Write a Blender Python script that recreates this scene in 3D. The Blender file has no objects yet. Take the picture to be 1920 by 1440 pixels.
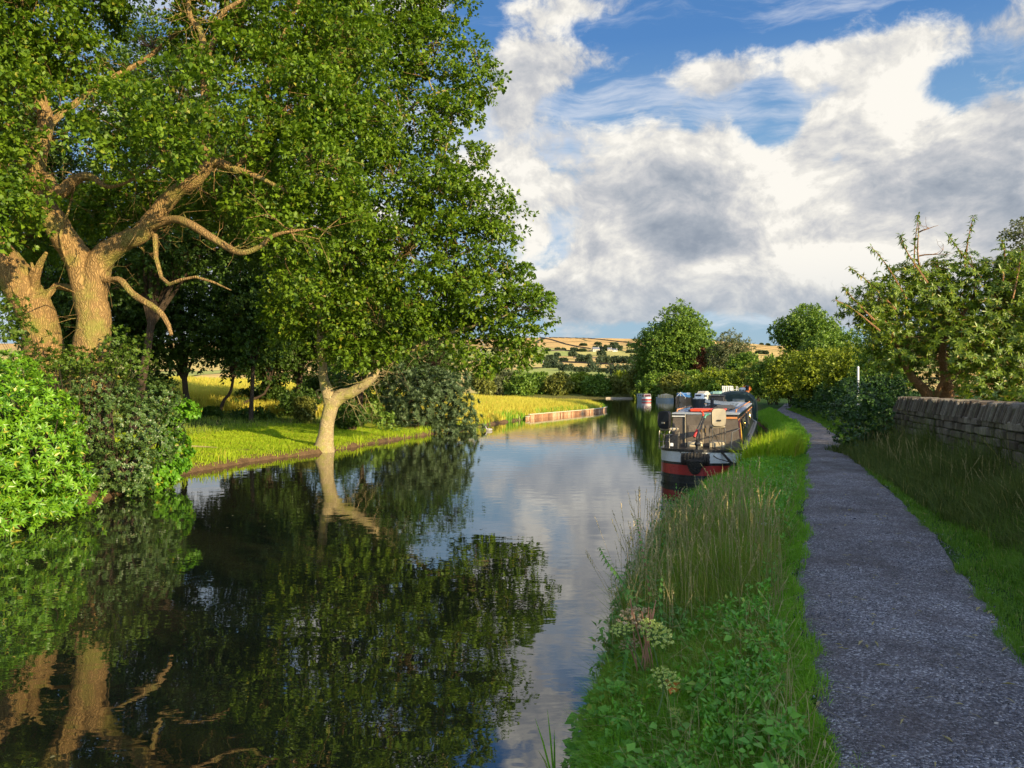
import bpy, math, random
import numpy as np
from mathutils import Vector
R = math.radians
rng = np.random.default_rng(7)
random.seed(7)
scene = bpy.context.scene
C = scene.collection

# ------------------------------------------------------------------ camera
F = 1442.0; YH = 728.0; H = 2.4            # focal length and horizon of the photograph in its pixels; eye above the water
cam_d = bpy.data.cameras.new('camera'); cam = bpy.data.objects.new('camera', cam_d); C.objects.link(cam)
cam.location = (0, 0, H); cam.rotation_euler = (R(90) + math.atan((YH-720)/F), 0, 0)
cam_d.sensor_width = 36; cam_d.lens = 36*F/1920; cam_d.clip_start = 0.05; cam_d.clip_end = 9000
scene.camera = cam
scene.view_settings.view_transform = 'Standard'; scene.view_settings.look = 'None'
scene.view_settings.exposure = 0.8; scene.view_settings.gamma = 1

SUN_EL = R(15); SUN_AZ = R(180-43)          # azimuth from +Y towards +X: behind the camera, to the right
# ------------------------------------------------------------------ node helpers
def mth(nt, op, a, b=None, c=None, clamp=False):
    n = nt.nodes.new('ShaderNodeMath'); n.operation = op; n.use_clamp = clamp
    for i, v in enumerate((a, b, c)):
        if v is None: continue
        if isinstance(v, (int, float)): n.inputs[i].default_value = v
        else: nt.links.new(v, n.inputs[i])
    return n.outputs[0]
def mixc(nt, f, a, b, mode='MIX'):
    n = nt.nodes.new('ShaderNodeMix'); n.data_type = 'RGBA'; n.blend_type = mode
    for s, v in ((n.inputs[0], f), (n.inputs[6], a), (n.inputs[7], b)):
        if isinstance(v, (int, float)): s.default_value = v
        elif isinstance(v, tuple): s.default_value = (*v, 1)
        else: nt.links.new(v, s)
    return n.outputs[2]
def noise(nt, vec, scale, detail=4, rough=.5, dist=0):
    n = nt.nodes.new('ShaderNodeTexNoise'); n.inputs['Scale'].default_value = scale; n.inputs['Detail'].default_value = detail
    n.inputs['Roughness'].default_value = rough; n.inputs['Distortion'].default_value = dist
    if vec is not None: nt.links.new(vec, n.inputs['Vector'])
    return n.outputs['Fac']
def ramp(nt, f, stops):
    n = nt.nodes.new('ShaderNodeValToRGB'); e = n.color_ramp.elements
    while len(e) < len(stops): e.new(.5)
    for i, (p, c) in enumerate(stops): e[i].position = p; e[i].color = (*c, 1) if isinstance(c, tuple) else (c, c, c, 1)
    nt.links.new(f, n.inputs[0]); return n.outputs[0]
def sstep(nt, x, a, b):
    n = nt.nodes.new('ShaderNodeMapRange'); n.interpolation_type = 'SMOOTHSTEP'
    nt.links.new(x, n.inputs[0]); n.inputs[1].default_value = a; n.inputs[2].default_value = b
    return n.outputs[0]
def vscale(nt, vec, s):
    n = nt.nodes.new('ShaderNodeVectorMath'); n.operation = 'MULTIPLY'; nt.links.new(vec, n.inputs[0]); n.inputs[1].default_value = s
    return n.outputs[0]
def vadd(nt, vec, s):
    n = nt.nodes.new('ShaderNodeVectorMath'); n.operation = 'ADD'; nt.links.new(vec, n.inputs[0]); n.inputs[1].default_value = s
    return n.outputs[0]
def lin(r, g, b):
    f = lambda v: (v/255/12.92) if v/255 <= .04045 else ((v/255+.055)/1.055)**2.4
    return (f(r), f(g), f(b))

# ------------------------------------------------------------------ sky (world) and sun
w = bpy.data.worlds.new('World'); scene.world = w; w.use_nodes = True
nt = w.node_tree; nt.nodes.clear()
out = nt.nodes.new('ShaderNodeOutputWorld'); bg = nt.nodes.new('ShaderNodeBackground')
nt.links.new(bg.outputs[0], out.inputs[0]); SKY = 0.12; bg.inputs[1].default_value = SKY
sky = nt.nodes.new('ShaderNodeTexSky'); sky.sky_type = 'NISHITA'; sky.sun_disc = False
sky.sun_elevation = SUN_EL; sky.sun_rotation = SUN_AZ; sky.ozone_density = 3.0; sky.air_density = 1.0; sky.dust_density = .6
tc = nt.nodes.new('ShaderNodeTexCoord'); gen = tc.outputs['Generated']
sep = nt.nodes.new('ShaderNodeSeparateXYZ'); nt.links.new(gen, sep.inputs[0]); dx, dy, dz = sep.outputs
az = mth(nt, 'ARCTAN2', dx, dy)
hor = mth(nt, 'SQRT', mth(nt, 'ADD', mth(nt, 'MULTIPLY', dx, dx), mth(nt, 'MULTIPLY', dy, dy)))
el = mth(nt, 'DIVIDE', dz, mth(nt, 'MAXIMUM', hor, .02))
def blobs(lst):
    tot = None
    for px, py, rx, ry, amp in lst:
        a0 = math.atan((px-960)/F); e0 = (YH-py)/F*math.cos(a0); ra = rx/F*math.cos(a0)**2; re = ry/F*math.cos(a0)
        u = mth(nt, 'MULTIPLY', mth(nt, 'SUBTRACT', az, a0), 1/ra); v = mth(nt, 'MULTIPLY', mth(nt, 'SUBTRACT', el, e0), 1/re)
        d2 = mth(nt, 'ADD', mth(nt, 'MULTIPLY', u, u), mth(nt, 'MULTIPLY', v, v))
        g = mth(nt, 'MULTIPLY', mth(nt, 'POWER', 2.718, mth(nt, 'MULTIPLY', d2, -1.0)), amp)
        tot = g if tot is None else mth(nt, 'ADD', tot, g)
    return tot
EXPO = .8
wn = nt.nodes.new('ShaderNodeTexNoise'); wn.inputs['Scale'].default_value = 3.0; wn.inputs['Detail'].default_value = 5
wv = vscale(nt, gen, (1, 1, 1.35)); nt.links.new(wv, wn.inputs['Vector'])
wsub = nt.nodes.new('ShaderNodeVectorMath'); wsub.operation = 'MULTIPLY_ADD'
nt.links.new(wn.outputs['Color'], wsub.inputs[0]); wsub.inputs[1].default_value = (.16, .16, .16); nt.links.new(wv, wsub.inputs[2])
warp = wsub.outputs[0]
n_big = noise(nt, warp, 5.2, 12, .60)
n_up = noise(nt, vadd(nt, warp, (.022, 0, .035)), 5.2, 6, .52)
n_fine = noise(nt, warp, 17, 10, .65)
n_fup = noise(nt, vadd(nt, warp, (.007, 0, .011)), 17, 8, .6)
n_soft = noise(nt, wv, 2.6, 3, .5)
cover = blobs([(1200, 420, 230, 160, .34), (1430, 430, 170, 130, .30), (1640, 250, 130, 160, .28), (960, 160, 110, 90, .18), (940, 330, 90, 60, .24), (1700, 420, 160, 120, .16),
    (1650, 95, 260, 40, .16), (1870, 330, 100, 200, .28), (1250, 560, 700, 60, .16), (1330, 140, 60, 35, .2), (1100, 20, 130, 26, .12),
    (1290, 35, 300, 60, -.26), (1440, 220, 50, 70, -.30), (1100, 190, 100, 50, -.16), (1500, 330, 30, 30, -.1), (1800, 175, 60, 50, -.10), (1570, 290, 20, 30, -.1), (880, 60, 70, 60, -.2), (1560, 640, 400, 30, -.12), (1080, 612, 300, 24, -.14)])
dens = mth(nt, 'ADD', mth(nt, 'ADD', mth(nt, 'ADD', n_big, mth(nt, 'MULTIPLY', mth(nt, 'SUBTRACT', n_fine, .5), .30)), mth(nt, 'MULTIPLY', mth(nt, 'SUBTRACT', n_soft, .5), .25)), cover)
mask = sstep(nt, dens, .49, .63)
cir = noise(nt, vadd(nt, vscale(nt, warp, (1.2, 1.2, 5.5)), (4, 0, 0)), 3.0, 9, .62)
cmask = mth(nt, 'MULTIPLY', sstep(nt, mth(nt, 'ADD', cir, mth(nt, 'MULTIPLY', cover, .22)), .47, .68), .72)
relief = mth(nt, 'SUBTRACT', n_big, n_up)
tone = blobs([(1440, 395, 110, 90, .42), (1340, 497, 55, 18, .55), (1480, 500, 170, 45, .30), (1670, 220, 60, 110, .40), (1150, 290, 60, 35, .3), (950, 120, 90, 70, .2),
    (960, 320, 70, 60, .34), (980, 470, 70, 30, .3), (1310, 130, 50, 40, .35), (1200, 440, 190, 90, -.05), (1880, 400, 110, 190, -.06), (1100, 580, 300, 35, -.05), (1250, 545, 200, 20, -.15), (1620, 500, 300, 50, .15)])
thick = mth(nt, 'MULTIPLY', mth(nt, 'SUBTRACT', dens, .60), -.75)
lit = mth(nt, 'ADD', mth(nt, 'ADD', mth(nt, 'ADD', mth(nt, 'MULTIPLY', relief, 3.0), mth(nt, 'MULTIPLY', mth(nt, 'SUBTRACT', n_fine, n_fup), 1.1)), tone), mth(nt, 'ADD', mth(nt, 'ADD', thick, mth(nt, 'MULTIPLY', mth(nt, 'SUBTRACT', n_fine, .5), .42)), .72))
ccol = ramp(nt, lit, [(0, lin(150, 160, 174)), (.3, lin(172, 179, 189)), (.6, lin(204, 205, 208)), (.88, lin(238, 235, 228)), (1, lin(254, 250, 241))])
lowc = sstep(nt, el, .03, .18)
ccol = mixc(nt, lowc, mixc(nt, .5, ccol, lin(150, 174, 196)), ccol)
gain = 1/(SKY*2**EXPO)
ccol = mixc(nt, 1.0, ccol, (gain, gain, gain), 'MULTIPLY')
blue = ramp(nt, el, [(0, lin(160, 187, 206)), (.12, lin(152, 184, 209)), (.28, lin(134, 176, 213)), (.45, lin(82, 134, 196)), (1, lin(40, 86, 150))])
blue = mixc(nt, cmask, blue, lin(228, 232, 240))
blue = mixc(nt, 1.0, blue, (gain, gain, gain), 'MULTIPLY')
skyc = mixc(nt, .9, sky.outputs[0], blue)
final = mixc(nt, mask, skyc, ccol)
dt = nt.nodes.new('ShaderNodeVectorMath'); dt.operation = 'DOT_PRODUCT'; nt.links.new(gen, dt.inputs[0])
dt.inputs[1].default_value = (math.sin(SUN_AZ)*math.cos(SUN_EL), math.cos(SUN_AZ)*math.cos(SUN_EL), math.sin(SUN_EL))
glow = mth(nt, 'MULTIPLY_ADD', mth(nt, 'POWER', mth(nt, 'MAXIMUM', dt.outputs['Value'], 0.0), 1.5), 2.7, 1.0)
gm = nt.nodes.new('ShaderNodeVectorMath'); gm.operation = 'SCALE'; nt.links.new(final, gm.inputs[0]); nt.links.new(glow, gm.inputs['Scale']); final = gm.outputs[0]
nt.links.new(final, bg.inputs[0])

sd = bpy.data.lights.new('sun', 'SUN'); sd.energy = 5.0; sd.angle = R(.5); sd.color = (1.0, .80, .48)
sun = bpy.data.objects.new('sun', sd); C.objects.link(sun)
sv = Vector((math.sin(SUN_AZ)*math.cos(SUN_EL), math.cos(SUN_AZ)*math.cos(SUN_EL), math.sin(SUN_EL)))
sun.rotation_euler = sv.to_track_quat('Z', 'Y').to_euler(); sun.location = sv*50

# ------------------------------------------------------------------ object helpers
def P(px, py, d): return np.array([(px-960)/F*d, d, H-(py-YH)/F*d])
def tag(o, label=None, cat=None, group=None, kind=None):
    for k, v in (('label', label), ('category', cat), ('group', group), ('kind', kind)):
        if v: o[k] = v
    return o
def empty(name, loc, label, cat, group=None, rz=0):
    o = bpy.data.objects.new(name, None); C.objects.link(o); o.location = loc; o.rotation_euler = (0, 0, rz)
    o.empty_display_size = .2
    return tag(o, label, cat, group)
def raw(name, V, Fc, mats, parent=None, loc=None, smooth=False, midx=None):
    """V (n,3); Fc: array (m,k) or list of tuples. Vertices are in world space unless parent is given with loc=None (then local)."""
    me = bpy.data.meshes.new(name)
    V = np.asarray(V, dtype=np.float32)
    if loc is not None: V = V-np.asarray(loc, dtype=np.float32)
    if isinstance(Fc, np.ndarray):
        nf, k = Fc.shape
        me.vertices.add(len(V)); me.vertices.foreach_set('co', V.ravel())
        me.loops.add(nf*k); me.loops.foreach_set('vertex_index', Fc.astype(np.int32).ravel())
        me.polygons.add(nf); me.polygons.foreach_set('loop_start', np.arange(0, nf*k, k, dtype=np.int32))
        me.update(calc_edges=True)
    else:
        me.from_pydata([tuple(v) for v in V.tolist()], [], [tuple(f) for f in Fc])
    if not isinstance(mats, (list, tuple)): mats = [mats]
    for m in mats: me.materials.append(m)
    if midx is not None: me.polygons.foreach_set('material_index', np.asarray(midx, dtype=np.int32))
    if smooth: me.polygons.foreach_set('use_smooth', np.ones(len(me.polygons), dtype=bool))
    me.update()
    o = bpy.data.objects.new(name, me); C.objects.link(o)
    if parent is not None: o.parent = parent
    elif loc is not None: o.location = loc
    return o
class MB:
    """Collects simple solids; build() links them as one mesh."""
    def __init__(s): s.v = []; s.f = []; s.mi = []
    def add(s, v, f, mi=0):
        b = len(s.v); s.v += [tuple(map(float, p)) for p in v]; s.f += [tuple(b+i for i in q) for q in f]; s.mi += [mi]*len(f); return s
    def box(s, c, size, rz=0, rx=0, ry=0, mi=0, taper=1.0, bev=0.0):
        sx, sy, sz = [q/2 for q in size]; pts = []
        if bev > 0:
            b = min(bev, sx*.9, sy*.9, sz*.9)
            for z, ins in ((-sz, b), (-sz+b, 0), (sz-b, 0), (sz, b)):
                t = taper if z > 0 else 1
                X, Y = (sx-ins)*t, (sy-ins)*t; bx, by = min(b, X*.5), min(b, Y*.5)
                pts += [(-X+bx, -Y, z), (X-bx, -Y, z), (X, -Y+by, z), (X, Y-by, z), (X-bx, Y, z), (-X+bx, Y, z), (-X, Y-by, z), (-X, -Y+by, z)]
            f = [tuple(range(7, -1, -1)), tuple(range(24, 32))]
            for k in range(3):
                for i in range(8): f.append((k*8+i, k*8+(i+1) % 8, k*8+8+(i+1) % 8, k*8+8+i))
        else:
            for z in (-sz, sz):
                t = taper if z > 0 else 1
                pts += [(-sx*t, -sy*t, z), (sx*t, -sy*t, z), (sx*t, sy*t, z), (-sx*t, sy*t, z)]
            f = [(3, 2, 1, 0), (4, 5, 6, 7), (0, 1, 5, 4), (1, 2, 6, 5), (2, 3, 7, 6), (3, 0, 4, 7)]
        cx, sxn = math.cos(rx), math.sin(rx); cy, syn = math.cos(ry), math.sin(ry); cz, szn = math.cos(rz), math.sin(rz); o = []
        for x, y, z in pts:
            y, z = y*cx-z*sxn, y*sxn+z*cx; x, z = x*cy+z*syn, -x*syn+z*cy; x, y = x*cz-y*szn, x*szn+y*cz
            o.append((x+c[0], y+c[1], z+c[2]))
        return s.add(o, f, mi)
    def tube(s, pts, rad, n=8, mi=0, cap=True, wob=0):
        pts = [np.array(p, float) for p in pts]; m = len(pts)
        rad = [rad]*m if isinstance(rad, (int, float)) else list(rad)
        ref = np.array([0, 0, 1.0]); v = []; f = []
        t0 = pts[1]-pts[0]
        if abs(t0[2]) > .9*np.linalg.norm(t0): ref = np.array([0, 1.0, 0])
        a = None
        for i in range(m):
            t = pts[min(i+1, m-1)]-pts[max(i-1, 0)]; t = t/(np.linalg.norm(t)+1e-9)
            if a is None: a = np.cross(ref, t)
            a = a-t*np.dot(a, t); a = a/(np.linalg.norm(a)+1e-9); b = np.cross(t, a)
            for k in range(n):
                an = 2*math.pi*k/n; r = rad[i]*(1+(wob*(random.random()-.5) if wob else 0))
                v.append(pts[i]+r*(math.cos(an)*a+math.sin(an)*b))
        for i in range(m-1):
            for k in range(n): f.append((i*n+k, i*n+(k+1) % n, (i+1)*n+(k+1) % n, (i+1)*n+k))
        if cap: f.append(tuple(range(n-1, -1, -1))); f.append(tuple((m-1)*n+k for k in range(n)))
        return s.add(v, f, mi)
    def ell(s, c, r, nu=12, nv=8, mi=0):
        v = [(c[0], c[1], c[2]-r[2])]; f = []
        for j in range(1, nv):
            th = -math.pi/2+math.pi*j/nv
            for i in range(nu):
                an = 2*math.pi*i/nu; v.append((c[0]+r[0]*math.cos(th)*math.cos(an), c[1]+r[1]*math.cos(th)*math.sin(an), c[2]+r[2]*math.sin(th)))
        v.append((c[0], c[1], c[2]+r[2])); T = len(v)-1
        for i in range(nu):
            f.append((0, 1+(i+1) % nu, 1+i)); b = 1+(nv-2)*nu; f.append((T, b+i, b+(i+1) % nu))
            for j in range(nv-2): q = 1+j*nu; f.append((q+i, q+(i+1) % nu, q+nu+(i+1) % nu, q+nu+i))
        return s.add(v, f, mi)
    def torus(s, c, R0, r, axis='z', n=20, k=8, mi=0, sq=1.0):
        v = []; f = []
        for i in range(n):
            a = 2*math.pi*i/n
            for j in range(k):
                b = 2*math.pi*j/k; q = R0+r*math.cos(b); p = (q*math.cos(a), q*math.sin(a)*sq, r*math.sin(b))
                if axis == 'x': p = (p[2], p[0], p[1])
                if axis == 'y': p = (p[0], p[2], p[1])
                v.append((p[0]+c[0], p[1]+c[1], p[2]+c[2]))
                f.append((i*k+j, ((i+1) % n)*k+j, ((i+1) % n)*k+(j+1) % k, i*k+(j+1) % k))
        return s.add(v, f, mi)
    def loft(s, rings, mi=0, closed=True, caps=True):
        n = len(rings[0]); v = [p for r in rings for p in r]; f = []
        for j in range(len(rings)-1):
            for i in range(n if closed else n-1): f.append((j*n+i, j*n+(i+1) % n, (j+1)*n+(i+1) % n, (j+1)*n+i))
        if caps: f.append(tuple(range(n-1, -1, -1))); f.append(tuple((len(rings)-1)*n+i for i in range(n)))
        return s.add(v, f, mi)
    def build(s, name, mats, parent=None, loc=None, smooth=False):
        o = raw(name, s.v, s.f, mats, parent, loc, False, s.mi)
        if smooth:
            o.data.polygons.foreach_set('use_smooth', np.ones(len(o.data.polygons), dtype=bool))
            try: o.data.set_sharp_from_angle(angle=R(40))
            except Exception: pass
        return o

# ------------------------------------------------------------------ materials
MATS = {}
def base_mat(name):
    m = bpy.data.materials.new(name); m.use_nodes = True; t = m.node_tree; b = t.nodes['Principled BSDF']; MATS[name] = m
    return m, t, b
def objco(t):
    return t.nodes.new('ShaderNodeTexCoord').outputs['Object']
def geopos(t):
    return t.nodes.new('ShaderNodeNewGeometry').outputs['Position']
def bump(t, b, h, strength, dist):
    n = t.nodes.new('ShaderNodeBump'); n.inputs['Strength'].default_value = strength; n.inputs['Distance'].default_value = dist
    t.links.new(h, n.inputs['Height']); t.links.new(n.outputs[0], b.inputs['Normal'])
def paint(name, c, rough=.45, var=.25, scale=6, metal=0, dirt=None, bmp=0.0):
    """paint / plastic / metal with uneven colour and worn roughness"""
    m, t, b = base_mat(name); v = objco(t)
    n = noise(t, v, scale, 6, .6); n2 = noise(t, v, scale*7, 4, .6)
    col = mixc(t, ramp(t, n, [(.35, 0.0), (.7, 1.0)]), tuple(x*(1-var) for x in c), tuple(min(1, x*(1+var*.5)) for x in c))
    if dirt: col = mixc(t, ramp(t, n2, [(.5, 0.0), (.75, .7)]), col, dirt)
    t.links.new(col, b.inputs['Base Color']); b.inputs['Metallic'].default_value = metal
    t.links.new(ramp(t, n2, [(.3, max(.05, rough-.12)), (.7, min(1, rough+.15))]), b.inputs['Roughness'])
    if bmp: bump(t, b, n2, bmp, .01)
    return m
def foliage(name, c1, c2, c3=None, trans=.35, rough=.5, spec=.35, patch=1.2):
    m, t, b = base_mat(name)
    g = t.nodes.new('ShaderNodeNewGeometry'); r = g.outputs['Random Per Island']
    pn = noise(t, g.outputs['Position'], patch, 3, .5)
    f = mth(t, 'ADD', mth(t, 'MULTIPLY', r, .55), mth(t, 'MULTIPLY', mth(t, 'SUBTRACT', pn, .25), .8), clamp=True)
    st = [(0, c1), (.72, c2)] + ([(.95, c2), (.985, c3)] if c3 else [(1, tuple(x*1.15 for x in c2))])
    col = ramp(t, f, st)
    if c3: col = mixc(t, ramp(t, r, [(.955, 0.0), (.975, 1.0)]), ramp(t, f, [(0, c1), (1, c2)]), c3)
    t.links.new(col, b.inputs['Base Color']); b.inputs['Roughness'].default_value = rough
    b.inputs['Specular IOR Level'].default_value = spec
    tr = t.nodes.new('ShaderNodeBsdfTranslucent'); t.links.new(mixc(t, 1.0, col, (1.15, 1.2, .55), 'MULTIPLY'), tr.inputs[0])
    mx = t.nodes.new('ShaderNodeMixShader'); mx.inputs[0].default_value = trans
    t.links.new(b.outputs[0], mx.inputs[1]); t.links.new(tr.outputs[0], mx.inputs[2])
    t.links.new(mx.outputs[0], t.nodes['Material Output'].inputs[0])
    return m
def bark(name, c1, c2, moss=None, sc=1.0):
    m, t, b = base_mat(name); v = geopos(t)
    vv = vscale(t, v, (9*sc, 9*sc, 2.0*sc)); n = noise(t, vv, 1.6, 8, .65, .6); n2 = noise(t, v, 1.7*sc, 4, .6)
    vo = t.nodes.new('ShaderNodeTexVoronoi'); vo.feature = 'DISTANCE_TO_EDGE'; vo.inputs['Scale'].default_value = 2.6
    wn_ = t.nodes.new('ShaderNodeTexNoise'); wn_.inputs['Scale'].default_value = 3; t.links.new(v, wn_.inputs['Vector'])
    wa_ = t.nodes.new('ShaderNodeVectorMath'); wa_.operation = 'MULTIPLY_ADD'; t.links.new(wn_.outputs['Color'], wa_.inputs[0]); wa_.inputs[1].default_value = (.3, .3, .5); t.links.new(v, wa_.inputs[2])
    t.links.new(vscale(t, wa_.outputs[0], (9*sc, 9*sc, 1.5*sc)), vo.inputs['Vector'])
    crack = ramp(t, vo.outputs['Distance'], [(0, .35), (.25, 1.0)])
    col = mixc(t, n, c1, c2)
    col = mixc(t, crack, tuple(x*.45 for x in c1), col)
    if moss: col = mixc(t, ramp(t, n2, [(.48, 0.0), (.68, .8)]), col, moss)
    t.links.new(col, b.inputs['Base Color']); b.inputs['Roughness'].default_value = .9; b.inputs['Specular IOR Level'].default_value = .15
    h = mth(t, 'ADD', mth(t, 'MULTIPLY', crack, .7), n)
    bump(t, b, h, .9, .04)
    return m
oak_bark = bark('oak_bark', (.22, .135, .055), (.52, .33, .13), (.24, .24, .05))
pale_bark = bark('pale_bark', (.42, .32, .15), (.68, .55, .32), (.38, .38, .08), 1.6)
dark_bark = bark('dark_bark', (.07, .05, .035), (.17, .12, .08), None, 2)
red_bark = bark('orange_bark', (.40, .20, .09), (.62, .36, .18), None, 2)
oak_leaf = foliage('oak_leaf', (.03, .085, .007), (.23, .35, .016), (.30, .30, .03))
oak_leaf2 = foliage('oak_leaf_dark', (.04, .09, .012), (.16, .25, .022), (.2, .24, .04))
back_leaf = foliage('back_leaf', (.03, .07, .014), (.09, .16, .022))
rhodo_leaf = foliage('rhododendron_leaf', (.035, .15, .010), (.26, .47, .02), (.45, .42, .06), .25, .35, .5, 2)
holly_leaf = foliage('holly_leaf', (.035, .085, .018), (.14, .22, .05), (.25, .28, .08), .2, .4, .5, 3)
shrub_leaf = foliage('shrub_leaf', (.06, .2, .01), (.2, .42, .02), (.4, .35, .03), .35, .45, .4, 3)
willow_leaf = foliage('willow_leaf', (.05, .085, .035), (.13, .19, .08), None, .25)
cherry_leaf = foliage('cherry_leaf', (.07, .14, .015), (.28, .36, .035), (.45, .35, .08), .35, .38, .5, 2)
far_leaf = foliage('far_leaf', (.045, .11, .02), (.21, .32, .04), None, .3, patch=.35)
far_yellow = foliage('far_yellow_leaf', (.09, .14, .015), (.32, .38, .03), None, .3, patch=.3)
far_olive = foliage('far_olive_leaf', (.10, .13, .03), (.26, .27, .05), None, .3, patch=.3)
far_dull = foliage('far_dull_leaf', (.10, .12, .05), (.2, .22, .1), None, .3, patch=.3)
far_red = foliage('copper_leaf', (.20, .07, .03), (.36, .14, .06), None, .25, patch=.3)
hedge_leaf = foliage('hedge_leaf', (.025, .07, .018), (.08, .16, .035), None, .25, patch=.8)
ivy_leaf = foliage('ivy_leaf', (.018, .055, .015), (.06, .13, .025), None, .15, .35, .5)
hill_leaf = foliage('hill_leaf', (.055, .085, .045), (.10, .14, .07), None, .2, patch=.05)
grass_m = foliage('grass_blades', (.09, .27, .016), (.34, .60, .04), (.4, .4, .14), .4, .5, .3, 1.5)
lawn_m = foliage('lawn_blades', (.20, .34, .012), (.50, .60, .03), (.55, .42, .08), .4, .6, .2, .7)
tall_m = foliage('tall_grass_blades', (.11, .21, .02), (.36, .42, .07), (.5, .38, .16), .4, .6, .2, 2)
gold_m = foliage('meadow_blades', (.42, .42, .05), (.70, .58, .09), (.8, .46, .12), .4, .6, .2, .12)
straw_m = foliage('straw', (.28, .25, .09), (.5, .42, .2), None, .3, .7, .2)
broad_m = foliage('broad_leaf', (.06, .24, .02), (.27, .56, .06), (.35, .42, .05), .35, .4, .45, 6)
nettle_m = foliage('nettle_leaf', (.06, .18, .03), (.2, .38, .07), (.2, .2, .05), .3, .5, .3, 6)
umbel_m = foliage('umbel_flower', (.45, .55, .12), (.7, .74, .25), None, .3)
umbel_brown = foliage('umbel_seed', (.4, .3, .16), (.62, .5, .3), None, .2)
clover_m = foliage('clover_flower', (.6, .6, .5), (.75, .74, .68), None, .2)
stem_green = paint('stem_green', (.12, .2, .05), .6); stem_red = paint('stem_red', (.4, .2, .11), .6)
orange_leaf = foliage('orange_leaf', (.6, .16, .03), (.75, .25, .05), None, .3)

# ------------------------------------------------------------------ the lie of the land
LY = np.array([-40, 0, 12.7, 16.3, 21.4, 25.1, 28.4, 35.7, 48, 60.7, 72, 80, 86, 90, 100, 120, 150, 182.]); LX = np.array([-8.6, -8.6, -8.5, -8.7, -9.2, -8.5, -7.1, -5.4, -2.0, 1.3, 6.2, 9.2, 10.4, 9.6, 4, -10, -30, -60.])
RY = np.array([-40, 0, 4.86, 7.3, 12.7, 17, 20, 39, 48, 57, 80, 119, 144, 165, 182.]); RX = np.array([-1.2, .0, .42, 1.0, 2.5, 4.3, 6.05, 13.1, 15.6, 18, 25, 32.4, 34, 32, 28.6])
PYs = np.array([-30, -8, 0, 3.34, 4.56, 5.92, 7.2, 8.75, 10.7, 15.7, 25.9, 38.4, 56.6, 70, 90.]); PL = np.array([-1.1, .1, .7, 1.32, 1.70, 2.13, 2.62, 3.24, 3.98, 5.9, 9.95, 14.1, 19.4, 24.5, 32]);
PRy = np.array([-30, -8, 0, 3.3, 4.47, 5.92, 9.44, 13.8, 19.5, 25.9, 35.5, 47.6, 59.5, 70, 90.]); PR = np.array([.9, 1.8, 2.3, 2.8, 3.1, 3.72, 5.14, 6.62, 8.66, 11.05, 14.3, 17.9, 21.3, 25.9, 33.4])
WY = np.array([-14, 0, 10.7, 18.9]); WX = np.array([1.6, 4.4, 7.2, 9.62])
Lf = lambda y: np.interp(y, LY, LX); Rf = lambda y: np.interp(y, RY, RX)
def fbm(x, y, s):
    o = 0
    for k, a in ((1, 1), (2.3, .5), (5.1, .25)):
        o = o+a*np.sin(x*k*s+1.3*k+1.7*np.sin(y*k*s*.7+k))*np.cos(y*k*s*1.1+.4*k+1.2*np.sin(x*k*s*.9))
    return o/1.75
def smooth(a, b, x):
    t = np.clip((x-a)/(b-a), 0, 1); return t*t*(3-2*t)
def ground_z(x, y):
    x = np.asarray(x, float); y = np.asarray(y, float)
    wob = .12*fbm(x, y, 1.1)
    dl = (Lf(y)-x)*.93+wob; dr = (x-Rf(y))*.94+wob*.7
    farc = smooth(181, 184, y)
    zl = -.9+1.1*smooth(-.7, .28, dl)+.05*np.clip(dl, 0, 12)+.078*np.clip(dl-12, 0, 26)+.05*fbm(x, y, .45)*smooth(0, 2, dl)
    zl = zl*1.0-1.6*smooth(88, 120, y)*smooth(6, 30, dl)
    zr = -.9+1.2*smooth(-.6, .25, dr)+.45*smooth(.2, 1.25, dr)+.03*fbm(x, y, .9)*smooth(0, 1, dr)+.03*np.clip(dr-25, 0, 60)
    z = np.where(dl > dr, zl, zr)
    return z*(1-farc)+farc*(1.0+.1*fbm(x, y, .1))
def graded(a, b, step, lo, hi, g=1.16):
    v = list(np.arange(a, b+1e-6, step)); s = step
    while v[-1] < hi: s *= g; v.append(v[-1]+s)
    s = step; u = [a]
    while u[-1] > lo: s *= g; u.append(u[-1]-s)
    return np.array(sorted(u[1:]+v))
def grid(xs, ys, zf):
    X, Y = np.meshgrid(xs, ys); V = np.stack([X, Y, zf(X, Y)], -1).reshape(-1, 3); nx, ny = len(xs), len(ys)
    i = (np.arange(ny-1)[:, None]*nx+np.arange(nx-1)[None]).ravel()
    return V, np.stack([i, i+1, i+1+nx, i+nx], 1)
xs = graded(-14, 22, .22, -3500, 3500); ys = graded(-2, 64, .24, -900, 4200)
V, Q = grid(xs, ys, ground_z)
m, t, b = base_mat('ground_material')
at = t.nodes.new('ShaderNodeAttribute'); at.attribute_name = 'zone'
gp = geopos(t); n = noise(t, gp, 2.2, 6, .65); n2 = noise(t, gp, 26, 4, .6)
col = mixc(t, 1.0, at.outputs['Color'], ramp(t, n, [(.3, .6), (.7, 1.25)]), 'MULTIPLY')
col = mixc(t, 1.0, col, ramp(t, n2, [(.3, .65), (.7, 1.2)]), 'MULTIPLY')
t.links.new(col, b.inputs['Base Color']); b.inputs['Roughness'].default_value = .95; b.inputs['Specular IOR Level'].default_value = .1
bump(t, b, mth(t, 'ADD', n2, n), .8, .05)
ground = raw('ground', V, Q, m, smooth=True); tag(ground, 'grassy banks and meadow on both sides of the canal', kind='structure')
x, y, z = V.T
dl = (Lf(y)-x)*.93; dr = (x-Rf(y))*.94
colr = np.zeros((len(V), 4)); colr[:, 3] = 1
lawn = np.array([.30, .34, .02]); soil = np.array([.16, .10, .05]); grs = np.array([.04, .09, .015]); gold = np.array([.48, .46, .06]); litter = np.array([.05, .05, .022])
colr[:, :3] = grs
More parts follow.
